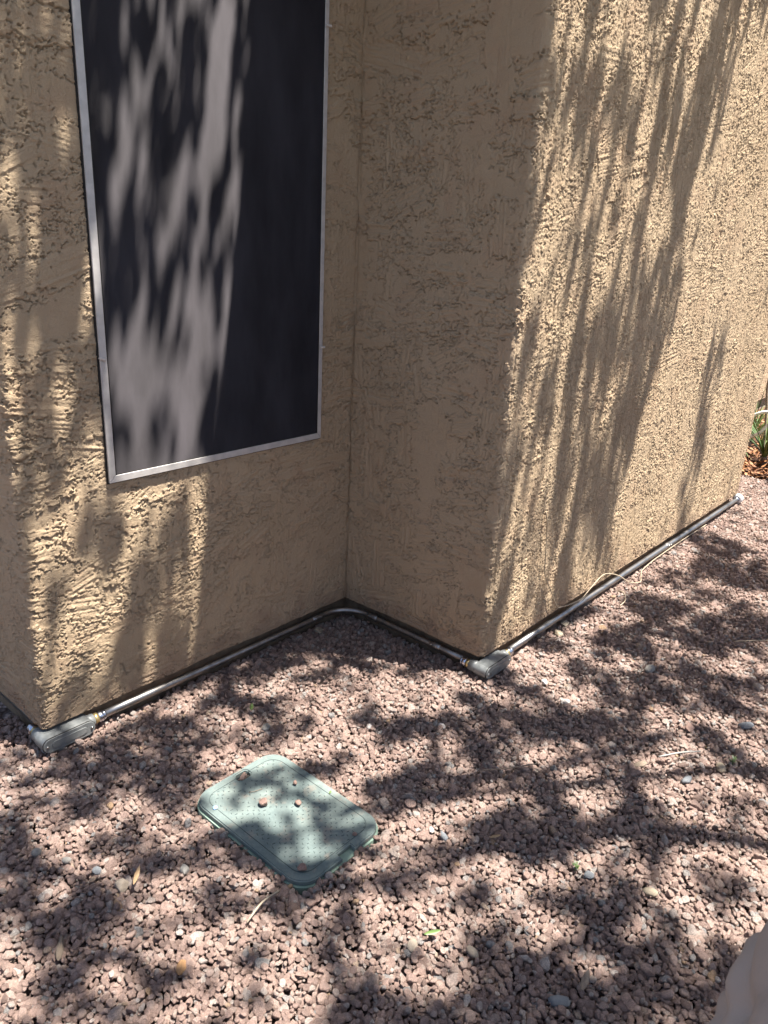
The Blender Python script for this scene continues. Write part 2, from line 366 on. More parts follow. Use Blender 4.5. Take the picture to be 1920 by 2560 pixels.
o = MB(); o.box(((WX0+WX1)/2-hx, -.0056, (WZ0+WZ1)/2), (WX1-WX0-fw*2+.004, .002, WZ1-WZ0-fw*2+.004)); o.build('screen_mesh', M['screen'], win)
o = MB(); t_ = .0022
for x in (WX0+fw+.001, WX1-fw*.8-.001): o.tube([(x-hx, -.0070, WZ0+fw), (x-hx, -.0070, WZ1-fw)], t_, 6)
o.tube([(WX0+fw-hx, -.0070, WZ0+fw+.001), (WX1-fw-hx, -.0070, WZ0+fw+.001)], t_, 6); o.build('gasket', M['gap'], win)
for x, zc, a in ((WX0+.005, 1.035, 25), (WX1-.004, 1.012, 0), (WX0+.005, 1.9, 10), (WX1-.004, 1.9, 0)):
    o = MB(); rt = Matrix.Rotation(R(a), 3, 'Y'); o.box((x-hx, yf0-.0035, zc), (.021, .005, .007), rt, .002)
    o.tube([(x-hx+.004, yf0-.004, zc), (x-hx+.004, yf0-.0085, zc)], .0028, 8); o.build('clip', M['plastic'], win)

# ------------------------------------------------------------------ conduit
PR = .0120; PZ = .036; pyA = YA-.003; pxB = X1+.002; pyC = YC-.006
def pz(x): return PZ
def fit_conn(name, par, base, d, mats=('brass', 'zinc')):
    """brass ring and zinc compression nut on the pipe at base, running along d"""
    d = Vector(d); b = Vector(base)
    o = MB(); o.tube([b, b+d*.012], PR*1.28, 16); o.build('brass_ring', M['brass'], par)
    o = MB(); o.tube([b+d*.0125, b+d*.015, b+d*.026, b+d*.0285], [PR*1.2, PR*1.34, PR*1.34, PR*1.15], 8)
    o.tube([b+d*.0285, b+d*.034], PR*1.17, 16); o.build('compression_nut', M['zinc'], par)
def conduit_body(loc, label, group, right_pipe=True):
    """grey corner fitting: capsule box facing the yard with a hub turned back along the side wall"""
    root = empty('junction_box', loc, label, 'conduit fitting', group)
    L, Hh, D = .150, .042, .046
    cap = rrect(L, Hh, Hh/2-.001, 8)
    rot = Matrix.Rotation(R(90), 4, 'X')        # outline in XZ, depth along -Y
    o = MB(); o.prism(cap, 0, D, Matrix.Translation((L/2-.02, D/2, 0)) @ rot, .003)
    o.tube([(0.002, .015, 0), (.002, .05, 0)], [.021, .0195], 20)
    if right_pipe: o.tube([(L-.034, .004, 0), (L-.012, .004, 0)], [.0195, .018], 20)
    o.build('fitting_body', M['body'], root)
    o = MB(); o.prism(rrect(L-.004, Hh-.002, Hh/2-.002, 8), 0, .004, Matrix.Translation((L/2-.02, -D/2-.0005, 0)) @ rot, .0015)
    o.prism(rrect(L-.05, Hh-.022, Hh/2-.0115, 8), .004, .0056, Matrix.Translation((L/2-.02, -D/2-.0005, 0)) @ rot, .001)
    cv = o.build('cover_plate', M['body'], root)
    o = MB(); o.prism(rrect(L-.001, Hh+.001, Hh/2-.0006, 8), -.0012, .0012, Matrix.Translation((L/2-.02, -D/2-.0002, 0)) @ rot); o.build('gasket', M['gap'], root)
    for sx_ in (-1, 1):
        o = MB(); o.tube([(L/2-.02+sx_*(L/2-.012), -D/2-.0045, 0), (L/2-.02+sx_*(L/2-.012), -D/2-.0075, 0)], [.0042, .0032], 10); o.build('screw', M['screw'], cv)
    fit_conn('', root, (.002, .051, 0), (0, 1, 0))
    fit_conn('', root, (L-.011, .004, 0), (1, 0, 0))
    return root
G_F = 'grey conduit fittings wrapping the outer wall corners'
fA = conduit_body((X0-.002, pyA-.006, PZ), 'grey corner conduit fitting under the near left wall corner, brass ring on its right end', G_F)
fC = conduit_body((X1-.012, pyC-.010, PZ), 'grey corner conduit fitting under the middle wall corner by the pink gravel', G_F)
GP = 'metal conduits along the foot of the wall'
def conduit(label, pts, couplings=(), par=None):
    root = empty('conduit', pts[0], label, 'conduit', GP); b = Vector(pts[0])
    o = MB(); o.tube([Vector(p)-b for p in pts], PR, 20); o.build('pipe', M['emt'], root)
    for p, d in couplings:
        p = Vector(p)-b; d = Vector(d).normalized()
        o = MB(); o.tube([p-d*.022, p-d*.019, p+d*.019, p+d*.022], [PR*1.02, PR*1.16, PR*1.16, PR*1.02], 16)
        side = Vector((-d.y, d.x, 0)).normalized()
        if side.y > 0 and abs(side.y) > .5: side = -side
        if side.x > 0 and abs(side.x) > .5: side = -side
        cp = o.build('coupling', M['emt'], root)
        for q in (-.011, .011):
            o = MB(); o.tube([p+d*q+side*PR*1.0+Vector((0, 0, .006)), p+d*q+side*PR*1.42+Vector((0, 0, .008))], .003, 8); o.build('set_screw', M['screw'], cp)
    return root
conduit('short metal conduit running back along the far left side wall', [(X0+.010, YA+.04, PZ-.003), (X0+.026, YA+.10, PZ-.004), (X0+.028, YA+.5, PZ-.004)])
rad_e = .115; el = [(X1+.002-rad_e+rad_e*math.sin(a), pyA+.002-0+(-rad_e+rad_e*math.cos(a)), PZ) for a in [R(90*k/12) for k in range(13)]]
conduit('shiny metal conduit under the screened window wall, bending round the inner corner',
        [(X0+.155, pyA, PZ)]+[(x, pyA, PZ) for x in np.linspace(1.0, 1.70, 6)]+el+[(pxB, y, PZ) for y in np.linspace(1.60, 1.19, 5)],
        [((1.735, pyA, PZ), (1, 0, 0)), ((pxB, 1.625, PZ), (0, 1, 0)), ((pxB, 1.335, PZ), (0, 1, 0))])
conduit('long bright metal conduit under the sunlit right hand wall', [(X1+.145, pyC, PZ)]+[(x, pyC, PZ) for x in np.linspace(2.3, 4.455, 8)],
        [((3.45, pyC, PZ), (1, 0, 0))])
root = empty('conduit_end', (4.475, pyC, PZ), 'pale round end fitting on the far tip of the long conduit', 'conduit fitting')
o = MB(); o.tube([(-.02, 0, 0), (.0, 0, 0)], PR*1.3, 16); o.build('brass_ring', M['zinc'], root).name = 'nut'
o = MB(); o.tube([(0, 0, 0), (.012, 0, .0), (.04, 0, .0), (.052, 0, 0)], [.022, .027, .027, .02], 16); o.build('end_cap', M['white_pipe'], root)

# loose wire
wp = [(2.188, YC-.008, .512), (2.2, YC-.012, .47), (2.214, YC-.01, .40), (2.222, YC-.012, .33), (2.232, YC-.010, .275), (2.29, YC-.012, .19), (2.35, YC-.016, .105), (2.39, YC-.018, .088),
      (2.46, YC-.022, .078), (2.55, YC-.020, .070), (2.62, YC-.018, .088), (2.70, YC-.02, .115), (2.76, YC-.022, .11), (2.83, YC-.04, .085), (2.88, YC-.07, .05), (2.96, YC-.085, .03),
      (3.03, YC-.06, .026), (3.10, YC-.035, .024), (3.2, YC-.03, .03), (3.30, YC-.022, .024), (3.6, YC-.018, .022), (3.95, YC-.02, .02)]
o = MB(); o.tube(smoothpath(wp, 6), .0019, 8)
tag(o.build('wire', M['wire']), 'thin beige wire drooping down the sunlit wall and looping over the conduit', 'wire')
o = MB(); o.tube(smoothpath([(2.80, 1.09, .03), (2.79, 1.06, .04), (2.76, 1.035, .024), (2.70, 1.03, .02)], 6), .002, 8)
tag(o.build('wire', M['wire']), 'short beige wire end poking from the gravel below the loop', 'wire')

# ------------------------------------------------------------------ ground
gx = np.array([-40, -20, -8, -3, -1, 0, 1, 2, 3, 4, 5, 6, 8, 12, 20, 40.]); idx = []
def gh(x, y):
    """gravel surface height"""
    h = .006*np.sin(x*3.1+1)*np.sin(y*2.7+.5)+.004*np.sin(x*7.3)*np.cos(y*6.1)
    dx = (x-1.0)/.29; dy = (y-1.1)/.35
    # heaped against the near sides of the valve box, low inside the footprint of the box
    h = h+.022*np.exp(-(((x-.80)/.10)**2+((y-1.02)/.22)**2))+.016*np.exp(-(((x-.98)/.2)**2+((y-.86)/.07)**2))
    h = h-.012*np.exp(-((y-YA)/.10)**2)*(x > .95)*(x < 1.9)
    return h
o = MB(); bm = o.bm
q = [bm.verts.new((x, y, -.03)) for x, y in ((-60, -60), (60, -60), (60, 60), (-60, 60))]; bm.faces.new(q)
tag(o.build('ground', M['soil']), 'gravel covered yard', None, kind='structure')

# one bed of crushed rock: points scattered in plan, stones picked from a few dozen shapes
def rock_mesh(name, seed, sub=3, round_=0.0, squash=(1, .8, .62), noise_=.05):
    rg = np.random.default_rng(seed); bm = bmesh.new(); bmesh.ops.create_icosphere(bm, subdivisions=sub, radius=1)
    V_ = np.array([v.co[:] for v in bm.verts]); V_ /= np.linalg.norm(V_, axis=1)[:, None]
    n = rg.standard_normal((rg.integers(8, 12), 3)); n /= np.linalg.norm(n, axis=1)[:, None]; h = rg.uniform(.62, .95, len(n))
    d = V_@n.T; rad_ = np.where(d > .05, h/np.maximum(d, .05), 9).min(1); rad_ = np.minimum(rad_, 1.12)
    rad_ = rad_*(1-round_)+round_
    ph = rg.uniform(0, 6, (6, 3)); fr = rg.uniform(2, 7, (6, 3)); nn = sum(np.sin((V_*fr[k]+ph[k]).sum(1)) for k in range(6))/6
    rad_ *= 1+noise_*nn
    V_ = V_*rad_[:, None]*np.array(squash)*(1+rg.uniform(-.15, .15, 3))
    for v, c_ in zip(bm.verts, V_): v.co = c_
    me = bpy.data.meshes.new(name); bm.to_mesh(me); bm.free()
    me.polygons.foreach_set('use_smooth', np.ones(len(me.polygons), bool)); return me
rocks = bpy.data.collections.new('stone_shapes')
NV = 28
for k in range(NV):
    me = rock_mesh('stone', 100+k, 3, .0); me.materials.append(M['gravel'])
    rocks.objects.link(bpy.data.objects.new('stone', me))
def scatter(x0, x1, y0, y1, sp, seed, jit=.42, lift=0.):
    rg = np.random.default_rng(seed); nx, ny = int((x1-x0)/sp), int((y1-y0)/(sp*.866))
    I, J = np.meshgrid(np.arange(nx), np.arange(ny), indexing='ij')
    x = x0+(I+.5*(J % 2))*sp+rg.uniform(-jit, jit, I.shape)*sp; y = y0+J*sp*.866+rg.uniform(-jit, jit, I.shape)*sp
    return x.ravel(), y.ravel()
xs, ys, ls = [], [], []
for (a, b, c_, d, sp, seed, lf) in ((-.4, 5.9, -1.0, 2.0, .0101, 1, -.004), (-.4, 5.9, -1.0, 2.0, .0160, 2, .004), (-1.6, -.4, -1.0, 3.2, .026, 3, 0), (-.4, 5.9, -2.2, -1.0, .026, 4, 0),
                                    (-.4, X0-.03, 2.0, 3.2, .024, 5, 0), (5.9, 8.5, -1.8, 1.6, .03, 6, 0)):
    x, y = scatter(a, b, c_, d, sp, seed); xs.append(x); ys.append(y); ls.append(np.full(len(x), lf))
x = np.concatenate(xs); y = np.concatenate(ys); l = np.concatenate(ls)
inside = ((x > X0+.012) & (y > YA-.0+.012)) | ((x > X1+.012) & (y > YC+.012)); inside &= ~((x > X3+.0) & (y < YF+.02) & (y > YC))
inside |= (x > X3) & (y > YF)
box_in = (np.abs(x-1.004) < .137) & (np.abs(y-1.1095) < .203)
bed = (x > 5.2+.06*np.sin(y*9)) & (y > 1.18)
k_ = ~(inside | box_in | bed); x, y, l = x[k_], y[k_], l[k_]
rg = np.random.default_rng(9); n = len(x)
size = .0064*np.exp(rg.normal(0, .34, n)); size = np.clip(size, .0031, .017)
tint = rg.random(n); patch_ = .5+.5*np.sin(x*2.3+np.sin(y*3)) ; tint = np.where(rg.random(n) < .25*patch_, tint*.35, tint)
zz = gh(x, y)+l+rg.uniform(-.004, .004, n)
print('stones', n)
me = bpy.data.meshes.new('gravel'); me.vertices.add(n); me.vertices.foreach_set('co', np.stack([x, y, zz], 1).astype(np.float32).ravel())
for nm, ty, val in (('size', 'FLOAT', size), ('tint', 'FLOAT', tint), ('kind_index', 'INT', rg.integers(0, NV, n))):
    at = me.attributes.new(nm, ty, 'POINT'); at.data.foreach_set('value', val.astype(np.float32 if ty == 'FLOAT' else np.int32))
rot = np.stack([rg.normal(0, .55, n), rg.normal(0, .55, n), rg.uniform(0, 6.283, n)], 1).astype(np.float32)
at = me.attributes.new('rot', 'FLOAT_VECTOR', 'POINT'); at.data.foreach_set('vector', rot.ravel())
gravel = link('gravel', me, M['gravel']); tag(gravel, 'pinkish brown crushed rock covering the yard', None, kind='stuff')
ng = bpy.data.node_groups.new('scatter_stones', 'GeometryNodeTree')
ng.interface.new_socket('Geometry', in_out='INPUT', socket_type='NodeSocketGeometry'); ng.interface.new_socket('Geometry', in_out='OUTPUT', socket_type='NodeSocketGeometry')
gi = ng.nodes.new('NodeGroupInput'); go = ng.nodes.new('NodeGroupOutput')
ci = ng.nodes.new('GeometryNodeCollectionInfo'); ci.inputs['Collection'].default_value = rocks; ci.inputs['Separate Children'].default_value = True; ci.inputs['Reset Children'].default_value = True
ip = ng.nodes.new('GeometryNodeInstanceOnPoints'); ip.inputs['Pick Instance'].default_value = True
def gattr(nm, ty):
    nd = ng.nodes.new('GeometryNodeInputNamedAttribute'); nd.data_type = ty; nd.inputs['Name'].default_value = nm; return nd.outputs['Attribute']
m2p = ng.nodes.new('GeometryNodeMeshToPoints')
ng.links.new(gi.outputs[0], m2p.inputs['Mesh']); ng.links.new(m2p.outputs[0], ip.inputs['Points']); ng.links.new(ci.outputs[0], ip.inputs['Instance'])
ng.links.new(gattr('kind_index', 'INT'), ip.inputs['Instance Index']); ng.links.new(gattr('rot', 'FLOAT_VECTOR'), ip.inputs['Rotation']); ng.links.new(gattr('size', 'FLOAT'), ip.inputs['Scale'])
ng.links.new(ip.outputs[0], go.inputs[0])
gm = gravel.modifiers.new('stones', 'NODES'); gm.node_group = ng

# ------------------------------------------------------------------ valve box
vb = empty('valve_box', (1.004, 1.1095, 0), 'grey green plastic valve box lid set in the gravel', 'valve box')
LW, LL = .270, .402; ZL = .030
o = MB(); bm = o.bm
def ring_prism(bm, outer, inner, z0, z1):
    n = len(outer); vo0, vo1, vi0, vi1 = ([bm.verts.new((*p, z_)) for p in P_] for P_, z_ in ((outer, z0), (outer, z1), (inner, z0), (inner, z1)))
    for k in range(n):
        j = (k+1) % n
        bm.faces.new((vo0[k], vo0[j], vo1[j], vo1[k])); bm.faces.new((vi0[j], vi0[k], vi1[k], vi1[j])); bm.faces.new((vo1[k], vo1[j], vi1[j], vi1[k])); bm.faces.new((vo0[j], vo0[k], vi0[k], vi0[j]))
ring_prism(bm, rrect(LW+.009, LL+.009, .056), rrect(LW-.06, LL-.06, .03), -.02, ZL-.013)
o.build('box_rim', M['rim'], vb, smooth=False)
# lid: outline with a pull notch on the near short side and a key hole near the far short side
W2, L2 = LW/2, LL/2
out = rrect(LW, LL, .052, 10)
# insert notch on bottom edge (y=-L2) between x=.005 and .06
pts = []
for i, p in enumerate(out):
    pts.append(p)
    nx_ = out[(i+1) % len(out)]
    if abs(p[1]+L2) < 1e-6 and abs(nx_[1]+L2) < 1e-6 and nx_[0]-p[0] > .05:
        pts += [(-.012, -L2), (-.012, -L2+.017), (.030, -L2+.017), (.030, -L2)]
o = MB(); bm = o.bm
def fill_shape(bm, outer, holes, z):
    es = []
    for lp in [outer]+holes:
        vs = [bm.verts.new((*p, z)) for p in lp]; es += [bm.edges.new((vs[k], vs[(k+1) % len(vs)])) for k in range(len(vs))]
    return bmesh.ops.triangle_fill(bm, edges=es, use_beauty=True)['geom']
hole = [(-.004, .163), (.022, .163), (.028, .170), (.028, .184), (.022, .190), (-.004, .190), (-.012, .184), (-.012, .170)]
fill_shape(bm, pts, [hole], ZL-.011)
ext = bmesh.ops.extrude_face_region(bm, geom=list(bm.faces)); tv = [v for v in ext['geom'] if isinstance(v, bmesh.types.BMVert)]
bmesh.ops.translate(bm, verts=tv, vec=(0, 0, .012))
topedges = [e_ for e_ in bm.edges if all(v.co.z > ZL for v in e_.verts) and len(e_.link_faces) == 2 and any(abs(f_.normal.z) < .5 for f_ in e_.link_faces)]
bmesh.ops.recalc_face_normals(bm, faces=bm.faces)
topedges = [e_ for e_ in bm.edges if all(v.co.z > ZL for v in e_.verts) and len(e_.link_faces) == 2 and abs(e_.link_faces[0].normal.dot(e_.link_faces[1].normal)) < .5]
bmesh.ops.bevel(bm, geom=topedges, offset=.003, segments=3, affect='EDGES')
lid = o.build('lid', M['lid'], vb)
# groove line and raised tread pattern
o = MB(); gp = rrect(LW-.042, LL-.046, .036, 8)
ring_prism(o.bm, gp, rrect(LW-.0445, LL-.0485, .035, 8), ZL-.002, ZL+.0018); o.build('border_line', M['tread'], lid)
o = MB(); rg2 = random.Random(3)
for i in range(-12, 13):
    for j in range(-18, 19):
        x_, y_ = i*.0091, j*.0096
        if abs(x_) > .106 or abs(y_) > .176 or (y_ > .145 and -.03 < x_ < .045): continue
        if (i+j) % 2: continue
        a = R(42 if (i % 2) else -42)+R(25)
        if rg2.random() < .2: continue
        o.box((x_+rg2.uniform(-.0012, .0012), y_+rg2.uniform(-.0012, .0012), ZL+.0011), (rg2.uniform(.004, .0072), .0015, .0013), Matrix.Rotation(a, 3, 'Z'))
o.build('tread_pattern', M['tread'], lid)
o = MB(); o.box((.009, .176, ZL-.010), (.04, .028, .002)); o.build('key_hole_floor', M['gap'], lid)

# ------------------------------------------------------------------ single stones
GS = 'odd stones lying on the gravel'
def stone(name, p, sz, mt, label, seed, z=None, rz=0, squash=(1, .8, .55), rnd=.3, group=GS, cat='stone', tilt=0):
    me = rock_mesh(name, seed, 4, rnd, squash, .05); me.materials.append(M[mt])
    o = bpy.data.objects.new(name, me); C.objects.link(o); zz_ = gh(p[0], p[1])+.012 if z is None else z
    o.location = (p[0], p[1], zz_-(.003 if z is None else 0)); k9 = .74 if z is None else 1; o.scale = (sz*k9,)*3; o.rotation_euler = (tilt, tilt*.5, rz)
    return tag(o, label, cat, group)
for i, a in enumerate([
    ('rock', (.623, 1.213), .025, 'pale_rock', 'big pale tan stone beside a dry tan leaf left of the valve box', .3, (1, .9, .7), .2),
    ('rock', (.607, 1.29), .020, 'slate_rock', 'pointed blue grey stone just behind the big pale tan one', 1.2, (1, .6, .6), .2),
    ('pebble', (.54, 1.431), .017, 'grey_rock', 'rounded grey pebble nearest the left edge of the photo', 0, (.9, 1, .6), .8),
    ('pebble', (.575, 1.361), .014, 'grey_rock', 'smaller grey pebble in shade between the rounded one and the slate stone', .8, (.8, 1, .6), .7),
    ('rock', (.598, .959), .021, 'orange_rock', 'orange brown chip in the sunny patch in front of the valve box', .7, (1.1, .6, .5), .1),
    ('bark_chip', (.46, 1.166), .034, 'bark', 'long grey sliver of bark on shaded gravel at lower left', 1.0, (1.2, .25, .25), .1),
    ('pebble', (.944, .664), .020, 'pale_rock', 'smooth cream pebble near a green leaf, front centre', .4, (1, .75, .55), .85),
    ('pebble', (1.019, .568), .019, 'pale_rock', 'smooth oval tan pebble right of the cream one, front centre', 1.4, (1.1, .6, .6), .9),
    ('pebble', (1.416, .363), .019, 'tan_rock', 'smooth tan pebble in shade at the lower right', 2.0, (1.1, .7, .55), .85),
    ('rock', (1.365, .486), .019, 'slate_rock', 'flat lavender grey stone beside the small weed', .2, (1, .8, .4), .35),
    ('rock', (1.227, .796), .021, 'slate_rock', 'blue grey stone in the sunny patch right of the valve box', 1.0, (1.1, .55, .45), .35),
    ('rock', (1.219, .828), .015, 'white_rock', 'small white stone touching the blue grey one right of the valve box', .6, (1, .7, .5), .2),
    ('rock', (1.047, .384), .025, 'slate_rock', 'long dark grey stone near the bottom centre', 2.2, (1.15, .5, .45), .3),
    ('pebble', (1.97, .393), .026, 'tan_rock', 'large smooth tan grey pebble under the right hand weed', .3, (1, .7, .5), .7),
    ('bark_chip', (1.829, .564), .030, 'bark', 'brown bark chip on sunny gravel near the thin twig', 2.6, (1.1, .4, .3), .3),
    ('rock', (1.853, .445), .024, 'slate_rock', 'pale blue grey stone between the twig and the right edge', 2.8, (1.1, .55, .45), .4),
    ('rock', (2.345, 1.105), .036, 'tan_rock', 'flat tan flagstone chip beside the bright conduit', .5, (1.2, .6, .28), .15),
    ('rock', (2.43, 1.125), .030, 'tan_rock', 'smaller flagstone chip tucked half under the bright conduit', .2, (1.2, .6, .3), .15),
    ('rock', (2.329, .75), .034, 'grey_rock', 'large dark grey stone in the shaded band at right', .1, (1.1, .7, .5), .5),
    ('rock', (1.727, 1.742), .026, 'tan_rock', 'flat pale triangular chip in the inner wall corner', .8, (1.1, .8, .3), .05),
    ('pebble', (1.204, 1.418), .021, 'grey_rock', 'round grey stone behind the valve box in deep shade', .5, (1, .85, .5), .6),
    ('pebble', (1.418, 1.213), .015, 'white_rock', 'small white pebble in front of the inner wall corner', .5, (1, .8, .6), .8),
    ('rock', (1.999, .967), .020, 'white_rock', 'white stone in the bright patch near the middle corner fitting', .5, (1, .8, .6), .2),
    ('rock', (1.949, .863), .019, 'white_rock', 'white stone a little nearer the camera in that same bright patch', 1.5, (1, .8, .6), .2),
    ('rock', (1.575, 1.067), .016, 'white_rock', 'pale pink white stone left of the middle corner fitting', 1.5, (1, .8, .6), .2),
    ('rock', (2.097, .528), .026, 'pink_rock', 'flat salmon coloured stone on the sunny strip at right', .2, (1.2, .8, .35), .2),
    ('rock', (2.223, .404), .030, 'slate_rock', 'large grey stone by the right edge of the photo', 2.4, (1.1, .6, .5), .5),
    ('rock', (.734, 1.145), .020, 'grey_rock', 'whitish grey stone left of the valve box rim', 1.1, (1, .8, .6), .2)]):
    nm, p, sz, mt, lb, rz, sq_, rn = a; stone(nm, p, sz, mt, lb, 500+i, rz=rz, squash=sq_, rnd=rn, tilt=.15)
GL = 'small rocks resting on the valve box lid'
stone('rock', (.978, 1.163), .0115, 'pink_rock', 'largest pink rock on the lid, left of its centre', 701, .041, .3, (1, .95, .85), .1, GL, 'rock')
stone('rock', (1.038, 1.104), .0095, 'pink_rock', 'pink rock at the middle of the lid, sunlit', 702, .039, 1.3, (1, .7, .6), .1, GL, 'rock')
stone('rock', (1.081, 1.163), .0070, 'pink_rock', 'small dark rock on the far half of the lid', 703, .037, .6, (1, .8, .8), .1, GL, 'rock')
stone('rock', (.903, .946), .0105, 'pink_rock', 'brown rock near the front corner of the lid', 704, .040, 2, (1, .85, .85), .1, GL, 'rock')
stone('rock', (1.06, .935), .0055, 'pink_rock', 'tiny rock near the notched right end of the lid', 705, .035, 2, (1, .85, .85), .1, GL, 'rock')
stone('rock', (1.012, 1.286), .0140, 'pink_rock', 'rock wedged in the key hole of the lid', 706, .024, .2, (1.1, .75, .8), .1, GL, 'rock')
for i, (p, s_) in enumerate((((.887, 1.236), .005), ((1.122, 1.078), .004))):
    pass

def leaf_obj(name, p, L, W, mt, label, rz, group, curl=.25, z=None, cat='leaf'):
    n = 8; V_ = []; F = []
    for i in range(n+1):
        t_ = i/n; w_ = W*.5*math.sin(math.pi*min(1, t_*.96+.03))**.8; x_ = (t_-.5)*L; zc = curl*L*(t_-.5)**2
        V_ += [(x_, -w_, zc+w_*.35), (x_, 0, zc), (x_, w_, zc+w_*.35)]
    for i in range(n):
        for j in (0, 1): a = i*3+j; F.append((a, a+3, a+4, a+1))
    me = bpy.data.meshes.new(name); me.from_pydata(V_, [], F); o = link(name, me, M[mt], None, True)
    sol = o.modifiers.new('thickness', 'SOLIDIFY'); sol.thickness = .0004
    o.location = (p[0], p[1], gh(p[0], p[1])+.024 if z is None else z); o.rotation_euler = (.1, -.08, rz)
    return tag(o, label, cat, group)
GD = 'fallen leaves on the gravel'
leaf_obj('dry_leaf', (.651, 1.20), .05, .010, 'dry_leaf', 'narrow dry tan leaf next to the big pale stone', .75, GD)
leaf_obj('green_leaf', (.986, .646), .036, .010, 'strap', 'small fresh green leaf near the smooth cream pebble', -.6, GD)
leaf_obj('green_leaf', (1.222, 1.506), .030, .011, 'strap', 'tiny green leaf in shade between the valve box and the window wall', .8, GD, .4)
leaf_obj('dry_leaf', (1.30, .70), .03, .008, 'dry_leaf', 'little orange dry leaf right of the valve box', -.6, GD)
leaf_obj('dry_leaf', (1.105, .365), .05, .014, 'bark', 'curled brown leaf at the bottom beside the dark grey stone', .2, GD, .6)
leaf_obj('green_leaf', (1.122, 1.078), .011, .005, 'strap', 'green speck of leaf on the lid edge', .4, GD, .2, .0335)
me_p = leaf_obj('petal', (.889, 1.238), .013, .011, 'strap', 'small pale blue petal on the left corner of the lid', .4, None, .2, .0335, 'petal')
M['blue'] = mat('petal_blue', (.25, .42, .75), .6); me_p.data.materials[0] = M['blue']
GT = 'thin twigs lying about'
def twig(pts, rad, mt, label):
    b = Vector(pts[0]); o = MB(); o.tube(smoothpath([Vector(p)-b for p in pts], 4), rad, 6); ob = o.build('twig', M[mt]); ob.location = b
    return tag(ob, label, 'twig', GT)
twig([(1.86, .53, .034), (1.92, .49, .037), (1.975, .455, .030)], .0024, 'grey_rock', 'pale straight twig on sunny gravel at right')
twig([(.979, 1.222, .0335), (.995, 1.213, .0345), (1.012, 1.209, .0335)], .0008, 'bark', 'tiny dark twig on the far half of the lid')
twig([(2.72, .60, .028), (2.76, .53, .045), (2.83, .49, .035), (2.9, .50, .03)], .0022, 'tan_rock', 'curved thin pale stem near the right edge')
twig([(.735, .93, .03), (.78, .935, .045), (.83, .94, .034)], .0022, 'tan_rock', 'short pale stick in front of the valve box')
twig([(1.46, .86, .03), (1.52, .80, .038), (1.60, .76, .03)], .0016, 'bark', 'dark twig on the gravel in front of the middle wall corner')
def weed(p, label, n, L, sd):
    g_ = random.Random(sd); root = empty('weed', (p[0], p[1], gh(*p)+.008), label, 'weed', 'small green weeds in the gravel')
    o = MB(); o.tube([(0, 0, -.01), (.002, .002, .012)], .0015, 6); o.build('stem', M['strap'], root)
    for i in range(n):
        a = g_.uniform(0, 6.28); V_ = []; F = []; w_ = L*.14; le = L*g_.uniform(.7, 1.1); up = g_.uniform(.4, 1.2)
        for k in range(6):
            t_ = k/5; ww = w_*math.sin(math.pi*(.1+.88*t_)); x_ = le*t_; z_ = .008+le*up*t_*(1-.45*t_)
            V_ += [(x_*math.cos(a)-ww*math.sin(a), x_*math.sin(a)+ww*math.cos(a), z_), (x_*math.cos(a)+ww*math.sin(a), x_*math.sin(a)-ww*math.cos(a), z_)]
        for k in range(5): b_ = k*2; F.append((b_, b_+1, b_+3, b_+2))
        me = bpy.data.meshes.new('leaf'); me.from_pydata(V_, [], F); link('leaf', me, M['strap'], root, True)
weed((1.359, .517), 'small green weed beside the flat lavender grey stone', 7, .013, 1)
weed((2.015, .375), 'bright green weed near the right edge of the photo', 9, .016, 2)

# ------------------------------------------------------------------ planting beyond the far corner
o = MB(); bm = o.bm; nx, ny = 60, 20; gv = []
for i in range(nx+1):
    for j in range(ny+1):
        x_ = 5.16+i/nx*3.3; y_ = 1.14+j/ny*.8
        gv.append(bm.verts.new((x_, y_, -.004+.012*math.sin(i*1.7+j)*math.cos(j*1.3)+.012*random.random()-(.03 if i in (0,) or j == 0 else 0))))
for i in range(nx):
    for j in range(ny): a = i*(ny+1)+j; bm.faces.new((gv[a], gv[a+ny+1], gv[a+ny+2], gv[a+1]))
tag(o.build('mulch_bed', M['mulch']), 'dark planting bed beyond the far wall corner', None, kind='structure')
lv = random.Random(4); V_ = []; F = []
for i in range(900):
    x_ = 5.15+lv.random()**1.5*2.2; y_ = lv.uniform(1.16, 1.9); L = lv.uniform(.05, .12); W = L*.28; a = lv.uniform(0, 6.28); tl = lv.uniform(-.5, .5); z0 = lv.uniform(.0, .05)
    b0 = len(V_)
    for k in range(5):
        t_ = k/4; ww = W*.5*math.sin(math.pi*(.05+.9*t_)); xx = L*(t_-.5); zz_ = z0+abs(tl)*L*.5+tl*xx+L*.5*(t_-.5)**2
        V_ += [(x_+xx*math.cos(a)-ww*math.sin(a), y_+xx*math.sin(a)+ww*math.cos(a), zz_), (x_+xx*math.cos(a)+ww*math.sin(a), y_+xx*math.sin(a)-ww*math.cos(a), zz_+W*.2)]
    for k in range(4): c_ = b0+k*2; F.append((c_, c_+1, c_+3, c_+2))
me = bpy.data.meshes.new('leaf_litter'); me.from_pydata(V_, [], F)
M['litter'] = mat('brown_litter', (.3, .14, .06), .7); t = NT(M['litter']); n1 = t.noise(9, 3); t.base(t.ramp(n1.outputs[0], [(.3, (.13, .05, .025)), (.55, (.33, .15, .06)), (.75, (.5, .3, .16))]))
tag(link('leaf_litter', me, M['litter'], None, True), 'brown fallen leaves heaped under the strappy plants', None, kind='stuff')
